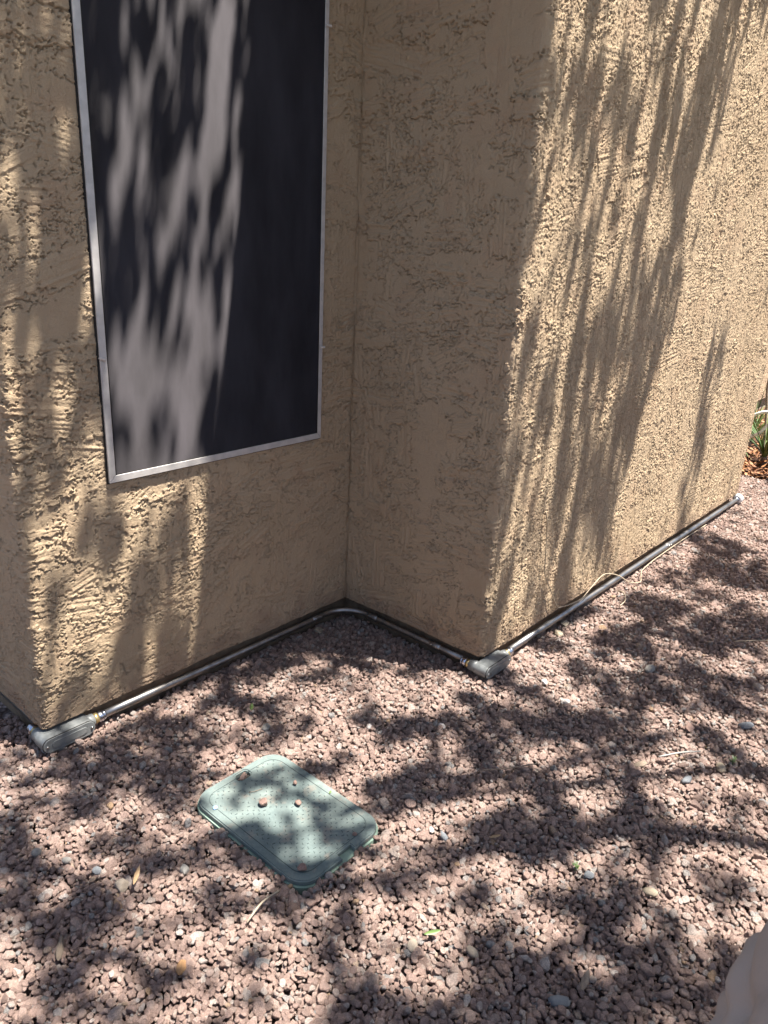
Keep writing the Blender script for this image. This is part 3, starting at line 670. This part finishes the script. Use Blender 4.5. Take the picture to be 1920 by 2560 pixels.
def strap_plant(p, n, L, label, sd, spread=.8):
    g_ = random.Random(sd); root = empty('strap_leaf_plant', (*p, .01), label, 'plant', 'strappy plants beyond the far corner')
    o = MB(); o.tube([(0, 0, -.02), (0, 0, .05)], [.03, .018], 8); o.build('stem', M['bark'], root)
    V_, F = [], []
    for i in range(n):
        a = g_.uniform(0, 6.28); le = L*g_.uniform(.6, 1.15); lean = g_.uniform(.15, 1)*spread; w_ = g_.uniform(.004, .008); b0 = len(V_)
        for k in range(9):
            t_ = k/8; x_ = le*lean*t_**1.3; z_ = .03+le*(1-.35*lean)*t_-le*lean*.55*t_**3; ww = w_*(1-t_**2)+.0006
            V_ += [(x_*math.cos(a)-ww*math.sin(a), x_*math.sin(a)+ww*math.cos(a), z_), (x_*math.cos(a)+ww*math.sin(a), x_*math.sin(a)-ww*math.cos(a), z_)]
        for k in range(8): c_ = b0+k*2; F.append((c_, c_+1, c_+3, c_+2))
    me = bpy.data.meshes.new('foliage'); me.from_pydata(V_, [], F); link('foliage', me, M['strap'], root, True)
strap_plant((5.56, 1.30), 60, .58, 'green strappy plant closest to the far wall corner, against a tan wall', 3)
strap_plant((5.95, 1.52), 60, .55, 'taller strappy plant behind the closest one', 4)
strap_plant((5.45, 1.47), 26, .22, 'low yellowish tuft at the very foot of the far wall corner', 5, 1.0)
pp = smoothpath([(5.5, 1.47, .30), (5.5, 1.40, .345), (5.5, 1.346, .373), (5.51, 1.30, .37), (5.52, 1.29, .33), (5.5, 1.324, .267), (5.5, 1.358, .221), (5.5, 1.409, .186), (5.5, 1.50, .15), (5.5, 1.6, .02)], 6)
o = MB(); o.tube(pp, .011, 10); tag(o.build('plastic_pipe', M['white_pipe']), 'bent white plastic pipe among the plants beyond the far corner', 'pipe')
o = MB(); o.tube(smoothpath([(5.62, 1.32, .0), (5.60, 1.36, .35), (5.58, 1.385, .55), (5.6, 1.37, .78), (5.66, 1.33, 1.0)], 5), [.008]*20+[.003], 6)
tag(o.build('bare_stem', M['bark']), 'thin bare brown stem leaning on the wall behind the strappy plants', 'stem')

# ------------------------------------------------------------------ person standing just right of the view
per = None
def skin_mesh(name, verts, edges, radii, mt, parent, sub=2):
    me = bpy.data.meshes.new(name); me.from_pydata(verts, edges, []); o = link(name, me, mt, parent)
    sk = o.modifiers.new('skin', 'SKIN'); sk.use_smooth_shade = True
    for i, rr2 in enumerate(radii): me.skin_vertices[0].data[i].radius = (rr2, rr2) if not hasattr(rr2, '__len__') else rr2
    me.skin_vertices[0].data[0].use_root = True
    s = o.modifiers.new('sub', 'SUBSURF'); s.levels = sub; s.render_levels = sub; return o
kneeL, hipL, ankL = (.722, .015, .49), (.765, -.095, .90), (.735, -.12, .09)
hipR, kneeR, ankR = (.945, -.145, .90), (.98, -.07, .49), (.97, -.2, .09)
B = [(.86, -.14, .93), (.86, -.12, 1.10), (.86, -.11, 1.28), (.86, -.11, 1.42), (.86, -.10, 1.50), (.86, -.085, 1.57), (.86, -.07, 1.66), (.86, -.075, 1.72),   # 0-7 pelvis..crown
     hipL, kneeL, ankL, (.73, -.02, .045), hipR, kneeR, ankR, (.975, -.09, .045),                       # 8-15
     (.69, -.12, 1.40), (.655, -.14, 1.13), (.675, -.10, .90), (.68, -.085, .84),                          # left arm 16-19
     (1.03, -.12, 1.40), (1.07, -.15, 1.13), (1.05, -.06, .90), (1.045, -.045, .84)]
Ed = [(0, 1), (1, 2), (2, 3), (3, 4), (4, 5), (5, 6), (6, 7), (0, 8), (8, 9), (9, 10), (10, 11), (0, 12), (12, 13), (13, 14), (14, 15), (3, 16), (16, 17), (17, 18), (18, 19), (3, 20), (20, 21), (21, 22), (22, 23)]
Ra = [(.13, .10), (.125, .095), (.15, .105), (.12, .085), .055, .065, (.078, .09), (.06, .07), .085, .055, .038, .04, .085, .055, .038, .04, .05, .04, .028, (.038, .016), .05, .04, .028, (.038, .016)]
# five fingers per hand
for hx_, sgn in ((19, 1), (23, -1)):
    hp = Vector(B[hx_])
    for k, (dx_, ln) in enumerate(((-.027, .062), (-.009, .075), (.009, .072), (.026, .056))):
        b_ = len(B); q0 = hp+Vector((dx_, .004, -.035)); B += [tuple(q0), tuple(q0+Vector((dx_*.2, .008, -ln*.55))), tuple(q0+Vector((dx_*.3, .024, -ln)))]
        Ed += [(hx_, b_), (b_, b_+1), (b_+1, b_+2)]; Ra += [.0095, .009, .0075]
    b_ = len(B); q0 = hp+Vector((.036*sgn, .012, .005)); B += [tuple(q0), tuple(q0+Vector((.014*sgn, .016, -.03))), tuple(q0+Vector((.012*sgn, .024, -.052)))]
    Ed += [(hx_, b_), (b_, b_+1), (b_+1, b_+2)]; Ra += [.012, .0105, .0085]
b_ = len(B); B += [(.86, .022, 1.635)]; Ed += [(6, b_)]; Ra += [.012]      # nose
per = empty('person', (.86, -.14, 0), 'person in khaki trousers standing at the right edge, only a knee and thigh in view', 'person')
base = Vector((.86, -.14, 0)); B = [tuple(Vector(p)-base) for p in B]
skin_mesh('body', B, Ed, Ra, M['skin'], per)
def loft_cloth(name, chain, mt, fold=.006, seed=1, n=64, closed=True):
    """a sleeve of cloth round a chain of (centre, radius) with creases"""
    P_ = smoothpath([c_[0] for c_ in chain], 10); rr3 = np.interp(np.linspace(0, len(chain)-1, len(P_)), range(len(chain)), [c_[1] for c_ in chain])
    L_ = len(P_); g_ = gnoise((L_, n*2), 2.2, 2.5, seed, 1)[:, :n]; g2 = gnoise((L_, n*2), 1.2, 6, seed+1, 1)[:, :n]
    fade = .5-.5*np.cos(np.linspace(0, 2*np.pi, n)); g_ = g_*(.3+.7*fade)
    V_ = []; up = Vector((0, 1, 0))
    for i, p in enumerate(P_):
        t_ = (P_[min(i+1, L_-1)]-P_[max(i-1, 0)]).normalized(); a_ = (up-t_*up.dot(t_)).normalized(); b2 = t_.cross(a_)
        for k in range(n):
            th = 2*math.pi*k/n; w1 = i*.62+th*3.1+.9*math.sin(i*.17+seed)+.5*g2[i, k]; w2 = i*.50-th*4.3+seed*1.7+.35*g2[i, k]
            diag = .5-1.7*(1-abs(math.sin(w1)))**2.2-1.1*(1-abs(math.sin(w2)))**2.2
            q_ = rr3[i]+fold*(.55*g_[i, k]+.3*g2[i, k]*fade[k]+.7*diag)
            V_.append(tuple(Vector(p)-base+(a_*math.cos(th)+b2*math.sin(th))*q_))
    F_ = [(i*n+k, i*n+(k+1) % n, (i+1)*n+(k+1) % n, (i+1)*n+k) for i in range(L_-1) for k in range(n)]
    me = bpy.data.meshes.new(name); me.from_pydata(V_, [], F_); o = link(name, me, mt, per, True)
    s = o.modifiers.new('sub', 'SUBSURF'); s.levels = 1; s.render_levels = 1
    s = o.modifiers.new('thickness', 'SOLIDIFY'); s.thickness = .0015; return o
V3 = Vector
loft_cloth('trouser_leg', [(V3((.795, -.14, .97)), .118), (V3(hipL)+V3((0, 0, -.04)), .112), (V3((.748, -.035, .72)), .099), (V3((.722, .004, .56)), .088), (V3((.722, .0, .44)), .082), (V3((.735, -.09, .25)), .072), (V3((.738, -.125, .08)), .074)], M['khaki'], .019, 3)
loft_cloth('trouser_leg', [(V3((.925, -.15, .97)), .118), (V3(hipR)+V3((0, 0, -.04)), .112), (V3((.965, -.11, .70)), .098), (V3((.98, -.075, .55)), .084), (V3((.98, -.08, .44)), .078), (V3((.975, -.15, .25)), .072), (V3((.97, -.19, .08)), .074)], M['khaki'], .0085, 7)
sb = skin_mesh('shirt', [tuple(V3(p)-base) for p in [(.86, -.14, .94), (.86, -.12, 1.10), (.86, -.11, 1.28), (.86, -.11, 1.43), (.69, -.12, 1.405), (.668, -.132, 1.25), (1.03, -.12, 1.405), (1.055, -.14, 1.25)]],
    [(0, 1), (1, 2), (2, 3), (3, 4), (4, 5), (3, 6), (6, 7)], [(.155, .125), (.145, .115), (.168, .122), (.13, .095), .066, .058, .066, .058], M['shirt'], per)
for x_, y_ in ((.735, -.03), (.972, -.095)):
    o = MB(); o.prism([(x_-.86+px, y_+.14+py) for px, py in [(-.042, -.13), (.042, -.13), (.05, -.02), (.052, .07), (.036, .13), (0, .148), (-.036, .13), (-.052, .07), (-.05, -.02)]], .0, .075, bev=.02); o.build('shoe', M['shoe'], per)
o = MB(); bmesh.ops.create_uvsphere(o.bm, u_segments=24, v_segments=14, radius=1, matrix=Matrix.Translation((0, .055, 1.685)) @ Matrix.Diagonal((.092, .108, .10, 1)))
bmesh.ops.delete(o.bm, geom=[v for v in o.bm.verts if v.co.z < 1.61+max(0, v.co.y-.03)*.9], context='VERTS'); o.build('hair', M['hair'], per, True)
for sx_ in (-1, 1):
    o = MB(); bmesh.ops.create_uvsphere(o.bm, u_segments=12, v_segments=8, radius=.0115, matrix=Matrix.Translation((sx_*.03, .137, 1.655))); o.build('eye', M['white_pipe'], per, True)

# ------------------------------------------------------------------ unseen walls added behind and left of the viewer to block low sky light
def added_wall(label, p, q):
    a, b = Vector((*p, 0)), Vector((*q, 0)); d = (b-a).normalized(); L = (b-a).length; ang = math.atan2(d.y, d.x)
    root = empty('added_block_wall', a, label, 'wall', 'unseen block walls added against low sky light', ang)
    o = MB()
    for row in range(9):
        for k in range(int(L/.41)+1):
            x_ = k*.41+(.205 if row % 2 else 0)
            if x_+.4 < L+.2: o.box((x_+.2, 0, .1+row*.2), (.402, .15, .192))
    o.box((L/2, 0, .9), (L, .13, 1.78)); o.build('blocks', M['block'], root)
    o = MB(); o.box((L/2, 0, 1.83), (L+.04, .19, .05), bev=.006); o.build('coping', M['block'], root)
M['block'] = mat('grey_block', (.26, .22, .19), .95); t = NT(M['block']); n1 = t.noise(22, 5, .65); t.base(t.ramp(n1.outputs[0], [(.3, (.20, .165, .14)), (.7, (.32, .27, .23))])); t.normal(t.bump(n1.outputs[0], .006))
added_wall('unseen grey block wall added behind the viewer to cut low sky light', (-5.2, -4.6), (9.5, -4.6))
added_wall('unseen grey block wall added on the left to cut low sky light', (-5.2, 7.0), (-5.2, -4.45))

# ------------------------------------------------------------------ shade tree overhead
HO = .5
# Each entry is a gap (positive) or a dense spray (negative) of the crown, described by where its light falls:
# centre, two half axes and strength, in metres on the ground plane along the sun's direction.
CROWN_GAPS = [
(.630,1.818,.016,-.016,-.035,-.079,.800), (.631,1.695,.026,-.027,-.015,-.032,.700), (.624,1.523,.038,-.062,-.024,-.037,.600),
(.580,1.467,.031,-.032,-.014,-.029,.900), (.773,1.414,.010,-.059,-.038,-.027,1.000), (.712,1.371,.046,-.047,-.017,-.028,.800),
(.797,1.284,.071,-.073,-.016,-.024,.900), (1.146,1.740,.088,-.012,-.024,-.054,.600), (1.102,1.624,.046,-.083,-.028,-.032,.700),
(1.121,1.545,.040,-.039,-.026,-.034,.600), (.941,1.754,.088,.000,-.008,-.026,.700), (1.448,1.392,.039,-.073,-.054,-.044,.700),
(1.407,1.352,.028,-.028,-.024,-.024,.600), (1.046,1.399,.037,-.037,-.023,-.029,.400), (.514,1.286,.032,-.020,-.011,-.029,.900),
(.535,1.297,.019,-.020,-.011,-.022,.600), (.400,1.253,.026,-.027,-.026,-.059,.900), (.630,1.233,.023,-.023,-.013,-.021,.700),
(.697,1.137,.048,-.050,-.017,-.025,.800), (.807,1.031,.036,-.037,-.019,-.023,.900), (.621,1.080,.063,-.042,-.017,-.035,.900),
(.554,1.106,.032,-.034,-.016,-.027,.900), (.628,.984,.048,-.075,-.030,-.031,1.000), (.780,.847,.022,-.055,-.034,-.019,.800),
(.742,.916,.026,-.065,-.025,-.016,.800), (.472,1.028,.030,-.032,-.014,-.024,1.000), (.358,1.099,.024,-.052,-.021,-.023,.600),
(.558,.899,.032,-.006,-.005,-.027,.800), (.716,.789,.034,-.036,-.024,-.027,.900), (.643,.847,.036,-.038,-.017,-.021,.800),
(1.087,1.268,.036,-.005,-.010,-.021,.950), (.917,1.311,.023,-.023,-.029,-.039,.700), (.917,1.224,.055,-.017,-.019,-.041,.800),
(.997,1.132,.041,-.042,-.027,-.031,1.000), (1.066,1.104,.030,-.031,-.037,-.039,.800), (1.129,1.084,.008,-.041,-.034,-.017,1.000),
(1.090,.993,.026,-.026,-.024,-.023,.800), (.991,1.040,.021,-.022,-.015,-.016,1.000), (.963,.967,.033,-.022,-.012,-.017,1.000),
(1.133,1.304,.041,-.042,-.018,-.021,.700), (1.181,1.088,.024,-.024,-.036,-.034,.900), (1.019,1.319,.018,-.031,-.009,-.009,.500),
(1.641,1.221,.069,-.093,-.077,-.056,1.000), (1.816,1.167,.035,-.034,-.048,-.034,.800), (1.600,1.339,.056,-.055,-.064,-.056,.500),
(2.002,.965,.024,-.049,-.049,-.022,.900), (1.953,.875,.039,-.039,-.037,-.020,.900), (2.308,.905,.090,-.087,-.064,-.031,.700),
(2.087,1.051,.085,-.045,-.052,-.037,.700), (2.080,1.125,.038,-.036,-.087,-.054,.700), (1.354,1.085,.116,-.035,-.035,-.049,.900),
(1.321,.882,.091,-.072,-.051,-.044,1.000), (1.209,.850,.039,-.066,-.035,-.021,1.000), (1.456,.799,.071,-.044,-.029,-.024,.800),
(1.675,.747,.143,-.087,-.052,-.037,.700), (1.677,.629,.057,-.058,-.056,-.028,.900), (1.587,.612,.050,-.051,-.038,-.020,1.000),
(2.015,.531,.090,-.090,-.059,-.023,.900), (2.204,.408,.043,-.085,-.070,-.015,.600), (1.831,.501,.092,-.010,-.037,-.050,1.000),
(1.752,.417,.047,-.084,-.090,-.024,.900), (1.885,.361,.072,-.073,-.071,-.023,.700), (2.135,.346,.031,-.032,-.074,-.021,.800),
(1.974,.744,.010,-.071,-.053,-.015,.700), (1.213,.701,.092,-.095,-.031,-.021,.900), (1.118,.728,.035,-.036,-.028,-.021,.800),
(1.447,.502,.046,-.047,-.036,-.018,.900), (1.399,.467,.039,-.065,-.037,-.013,.600), (1.583,.307,.049,-.051,-.046,-.016,.400),
(1.618,.349,.030,-.031,-.032,-.012,.500), (.964,.728,.028,-.078,-.045,-.019,1.000), (1.059,.684,.035,-.058,-.028,-.016,.600),
(.981,.625,.038,-.040,-.023,-.017,.500), (1.158,.431,.023,-.066,-.031,-.007,.700), (1.328,.348,.011,-.036,-.042,-.007,.400),
(1.448,.177,.032,-.012,-.019,-.018,1.000), (.904,.481,.016,-.017,-.016,-.011,.900), (1.083,.407,.023,-.025,-.019,-.010,.500),
(1.370,.919,.202,-.079,-.024,-.028,-1.000), (1.371,.631,.191,-.172,-.022,-.014,-1.000), (1.599,.402,.086,-.088,-.023,-.009,-.800),
(1.745,.953,.240,-.239,-.043,-.027,-.700), (1.867,.631,.155,-.074,-.023,-.015,-.900), (1.773,.603,.034,-.035,-.040,-.018,-.800),
(2.078,.467,-.012,-.054,-.053,-.004,-.800), (1.872,.774,.139,-.105,-.038,-.022,-.800), (1.604,.895,.123,-.055,-.027,-.025,-.600),
(3.121,.771,.074,-.185,-.146,-.038,.800), (3.014,1.103,.297,.001,-.134,-.113,1.000), (3.704,1.133,.293,-.012,-.107,-.066,1.000),
(4.259,1.007,.153,-.135,-.611,-.183,1.000), (2.411,1.042,.166,-.013,-.050,-.047,.900), (2.212,.913,.039,-.038,-.053,-.027,.900),
(2.533,.698,.071,-.097,-.064,-.021,.600), (3.293,1.101,.388,-.020,-.087,-.060,.900), (2.802,.902,-.005,-.135,-.096,-.024,-1.000),
(2.718,.767,-.033,-.150,-.089,-.016,-.900), (3.708,1.006,-.027,-.120,-.113,-.025,-1.000), (3.713,.884,-.074,-.107,-.107,-.015,-.600),
(3.162,.894,.015,-.124,-.058,-.015,-.500), (2.469,.897,-.014,-.098,-.093,-.022,-.800), (2.243,.646,.145,-.143,-.056,-.022,-.900),
(2.423,.541,.069,-.144,-.059,-.014,-.800), (1.919,1.036,.012,-.085,-.049,-.019,-.500), (3.594,.770,.051,-.046,-.110,-.032,-.700),
(2.954,.617,-.050,-.099,-.177,-.017,-.600), (2.218,.815,.086,-.084,-.042,-.019,-.600), (2.260,1.116,.005,-.065,-.049,-.019,-.800),
(.672,2.212,.017,.001,.006,-.026,.800), (.696,2.177,.009,.000,.003,-.014,.700), (.702,2.100,.010,.000,.003,-.014,.700),
(.570,2.096,.015,.000,.003,-.017,.600), (.622,2.019,.039,-.002,-.006,-.035,.950), (.706,2.012,.033,-.001,.006,-.028,1.000),
(.663,1.997,.059,-.002,.003,-.015,.800), (.796,1.980,.021,-.001,.006,-.021,.700), (.790,1.925,.040,-.003,.011,-.041,.950),
(.701,1.917,.054,-.004,.009,-.040,.800), (.684,1.871,.025,-.002,.008,-.042,1.000), (.819,1.851,.068,-.012,-.034,-.026,.900),
(.797,1.822,.050,-.005,.005,-.021,.800), (.893,1.940,.029,-.002,.005,-.015,.900), (.991,1.930,.072,-.007,-.012,-.029,.950),
(.961,1.893,.061,-.004,.008,-.024,.800), (1.161,1.895,.033,-.002,.026,-.057,1.000), (1.164,1.819,.033,-.003,.016,-.036,.950),
(1.021,1.818,.036,-.003,.011,-.029,.600), (.900,1.851,.032,-.003,.008,-.027,.600), (.930,2.221,.035,.001,-.008,-.029,.950),
(1.079,2.224,.039,.001,-.007,-.030,1.000), (1.062,2.172,.044,.000,-.009,-.040,1.000), (1.032,2.145,.040,.001,.008,-.017,1.000),
(1.150,2.194,.016,.000,.003,-.043,.900), (1.159,2.143,.016,.000,.002,-.022,.800), (.857,2.193,.020,.001,.006,-.017,.700),
(.825,2.153,.020,.000,-.002,-.025,.700), (.949,2.123,.034,.000,.009,-.023,.750), (.813,2.121,.022,.000,.007,-.022,.600),
(1.081,2.107,.055,.000,.008,-.018,.600), (.956,2.066,.022,-.000,.006,-.016,.750), (1.071,2.070,.024,-.000,.007,-.015,.700),
(1.194,2.037,.020,-.001,-.004,-.022,.900), (1.201,1.992,.011,-.000,.008,-.016,.700), (.923,2.003,.048,-.002,.004,-.035,1.000),
(.982,2.015,.019,-.001,.007,-.018,.700), (1.036,1.997,.024,-.001,.010,-.025,.800), (1.092,1.983,.039,-.002,.004,-.035,1.000),
(.930,1.967,.031,-.001,.005,-.015,.600), (.861,2.012,.021,-.001,.006,-.021,.700), (.991,2.237,.017,.001,.009,-.021,.600),
(3.985,1.398,.240,-.005,.586,-.244,1.000), (3.347,1.475,.162,-.002,.182,-.148,1.000), (3.064,1.444,.144,-.003,.100,-.094,1.000),
(3.148,1.327,.348,-.016,.110,-.106,1.000), (3.071,1.244,.229,-.016,.055,-.090,1.000), (2.981,1.197,.223,-.019,.031,-.054,1.000),
(3.813,1.252,.313,-.018,.084,-.091,1.000), (3.112,1.654,.207,.007,.179,-.105,1.000), (3.048,1.565,.173,.001,.056,-.080,1.000),
(2.933,1.520,.132,-.000,.059,-.057,1.000), (3.835,1.323,.207,-.009,.168,-.122,.900), (1.942,1.641,.058,.002,.005,-.027,.900),
(2.152,1.630,.046,.001,-.014,-.026,.900), (1.835,1.566,.043,.000,.002,-.016,.700), (1.833,1.534,.074,-.000,.005,-.033,1.000),
(1.859,1.485,.077,-.001,.015,-.035,1.000), (2.035,1.571,.083,.001,.005,-.021,.800), (2.262,1.545,.126,.000,.009,-.028,.850),
(2.546,1.519,.136,-.001,.015,-.034,.900), (2.507,1.476,.067,-.001,.025,-.032,.700), (2.495,1.432,.044,-.001,.002,-.024,.900),
(1.868,1.445,.101,-.001,.050,-.033,.750), (2.179,1.495,.067,-.001,.018,-.029,.600), (2.001,1.535,.043,.000,.014,-.026,.600),
(2.093,1.324,.040,-.002,.052,-.055,.800), (2.025,1.291,.085,-.005,.095,-.064,.550), (1.824,1.222,.062,-.005,.041,-.033,.800),
(2.264,1.194,.043,-.004,.059,-.038,.800), (2.535,1.195,.089,-.008,.051,-.046,.600), (2.180,1.361,.040,-.002,.014,-.024,.700),
(2.271,1.385,.029,-.001,.017,-.027,.600), (1.987,1.236,.053,-.004,.051,-.037,.500), (2.736,1.679,.046,.002,.010,-.017,1.000),
(2.377,1.647,.028,.001,.001,-.023,.500), (2.554,1.241,.035,-.003,.039,-.034,.600), (2.724,1.656,.074,.002,.007,-.042,-1.000),
(2.642,1.602,.106,.001,.004,-.033,-1.000), (2.662,1.547,.072,.000,.020,-.039,-1.000), (2.747,1.481,.073,-.001,.039,-.042,-1.000),
(2.785,1.413,.038,-.001,.027,-.030,-1.000), (2.556,1.434,.067,-.002,.038,-.048,-.900), (3.552,1.383,.073,-.002,.053,-.062,-.500),
(3.538,1.299,.069,-.003,.139,-.098,-.750), (3.558,1.205,.061,-.004,.089,-.052,-.800), (2.616,1.306,.072,-.004,.068,-.088,-.950),
(2.673,1.227,.063,-.005,.039,-.051,-.800), (2.616,1.476,.051,-.001,.037,-.044,-.700), ]

G_ = np.array(CROWN_GAPS+[(.60, .24, .10, 0, 0, .10, .7)])
def crown_density(X, Y, seed=77):
    res = .02; nx_, ny_ = 420, 330; x0_, y0_ = -1.6, -2.2
    n1_ = gnoise((nx_, ny_), .045, .045, seed, res); n2_ = gnoise((nx_, ny_), .045, .045, seed+1, res); n3_ = gnoise((nx_, ny_), .10, .10, seed+2, res)+1.0*gnoise((nx_, ny_), .035, .035, seed+3, res)
    i_ = np.clip(((X-x0_)/res).astype(int), 0, nx_-1); j_ = np.clip(((Y-y0_)/res).astype(int), 0, ny_-1)
    a, b, c_ = n1_[i_, j_], n2_[i_, j_], n3_[i_, j_]
    D = np.clip(.70-.26*c_, .03, 1)
    c4 = gnoise((nx_, ny_), .013, .024, seed+6, res)[i_, j_]
    D = np.where((X > X1-.3) & (Y > YC+.01), np.clip(.58-.40*c4, .05, 1), D)
    D = np.where((X > X1+.75+(Y-YC)*.9) & (Y > YC+.01), np.clip(.12-.2*c4, 0, 1), D)
    D = np.where((Y > YA+.17) & (X > .75), np.clip(.76-.26*c4, .15, 1), D)
    wl = Y > YA-.02      # falling on the walls: gaps are finer, so ruffle them less
    wl = wl | ((X > X1-.3) & (Y > YC+.01)); wr = np.where(wl, .004, .011)
    Xw, Yw = X+wr*a, Y+wr*b
    out_ = (X < .1) | (Y < .0); D = np.where(out_, np.clip(.6-.5*c_, 0, 1), D)
    for cx, cy, ax, ay, bx, by, s in G_:
        det = ax*by-ay*bx; dx, dy = Xw-cx, Yw-cy; p_ = (dx*by-dy*bx)/det; q_ = (ax*dy-ay*dx)/det; rr4 = np.sqrt(p_*p_+q_*q_)
        w_ = np.where(wl, np.clip((1.38-rr4)/.75, 0, 1), np.clip((1.42-rr4)/.45, 0, 1))*abs(s); D = D*(1-w_)+(0. if s > 0 else 1.)*w_
    c5 = gnoise((nx_, ny_), .020, .020, seed+9, res)[i_, j_]
    far_ = (X > X1+.75+(Y-YC)*.9) & (Y > YC+.01)
    return np.clip(D+np.where(far_, .08, .26)*c5-np.where(far_, .06, 0), 0, 1)
rg = np.random.default_rng(21); NC = 260000
X = rg.uniform(-1.5, 6.4, NC); Y = rg.uniform(-2.0, 2.5, NC); h = 3.35+HO+.9*rg.beta(1.6, 2.4, NC)+.25*np.sin(X*2.1)*np.cos(Y*1.7)
D = crown_density(X, Y)
edge = np.minimum(np.minimum(X+1.5, 6.4-X), np.minimum(Y+2.0, 9)); D *= np.clip(edge/.6+rg.uniform(-.5, .5, NC), 0, 1)
kp = rg.random(NC) < D**1.8; X, Y, h = X[kp], Y[kp], h[kp]; n = len(X); print('leaves', n)
ctr = np.stack([X+SX*h, Y+SY*h, h], 1)
az = rg.uniform(0, 2*np.pi, n); L = rg.uniform(.016, .027, n); W = L*rg.uniform(.42, .6, n)
d1 = np.stack([np.cos(az), np.sin(az), rg.normal(0, .35, n)], 1); d1 /= np.linalg.norm(d1, axis=1)[:, None]
d2 = np.cross(np.stack([rg.normal(0, .35, n), rg.normal(0, .35, n), np.ones(n)], 1), d1); d2 /= np.linalg.norm(d2, axis=1)[:, None]
co = np.stack([ctr-d1*L[:, None], ctr-d1*(L*.35)[:, None]+d2*W[:, None], ctr+d1*(L*.4)[:, None]+d2*(W*.85)[:, None], ctr+d1*(L*1.1)[:, None], ctr+d1*(L*.4)[:, None]-d2*(W*.85)[:, None], ctr-d1*(L*.35)[:, None]-d2*W[:, None]], 1).reshape(-1, 3)
TB = np.array([2.3, -2.9, 0.]); tree = empty('shade_tree', tuple(TB), 'leafy tree whose crown overhead dapples the wall and gravel', 'tree')
link('crown', npmesh('crown', (co-TB).astype(np.float32), np.arange(n*6).reshape(-1, 6)), M['leaf'], tree)
o = MB(); o.tube(smoothpath([(0, 0, -.1), (.02, .05, .7), (-.02, .25, 1.5), (.0, .5, 2.3), (.02, .8, 2.9+HO)], 5), list(np.linspace(.15, .09, 21)), 14); o.build('trunk', M['bark2'], tree)
def limb(pts, r0, r1):
    P_ = smoothpath([V3(p)-V3(TB) for p in pts], 5); o = MB(); o.tube(P_, list(np.linspace(r0, r1, len(P_))), 8); o.build('limb', M['bark2'], tree)
def over(X_, Y_, h_):
    h_ += HO
    return (X_+SX*h_, Y_+SY*h_, h_)
tt = tuple(TB+np.array([.02, .8, 2.9+HO]))
limb([tt, over(2.35, -.3, 3.3), over(2.1, .25, 3.5), over(1.55, .72, 3.6), over(1.22, .95, 3.6), over(.95, 1.05, 3.65)], .032, .009)
limb([tt, over(1.9, -.2, 3.3), over(1.62, .42, 3.5), over(1.35, .66, 3.55), over(1.05, .80, 3.6), over(.7, 1.02, 3.65), over(.4, 1.25, 3.7)], .030, .008)
limb([tt, over(1.4, -.4, 3.3), over(.9, .2, 3.5), over(.5, .7, 3.6)], .035, .010)
limb([tt, over(3.0, -.2, 3.4), over(3.1, .35, 3.6), over(2.75, .62, 3.65), over(2.5, .8, 3.7), over(2.3, 1.25, 3.8)], .03, .008)
limb([tt, over(3.8, -.4, 3.4), over(4.6, .3, 3.7)], .05, .012)
print('done')
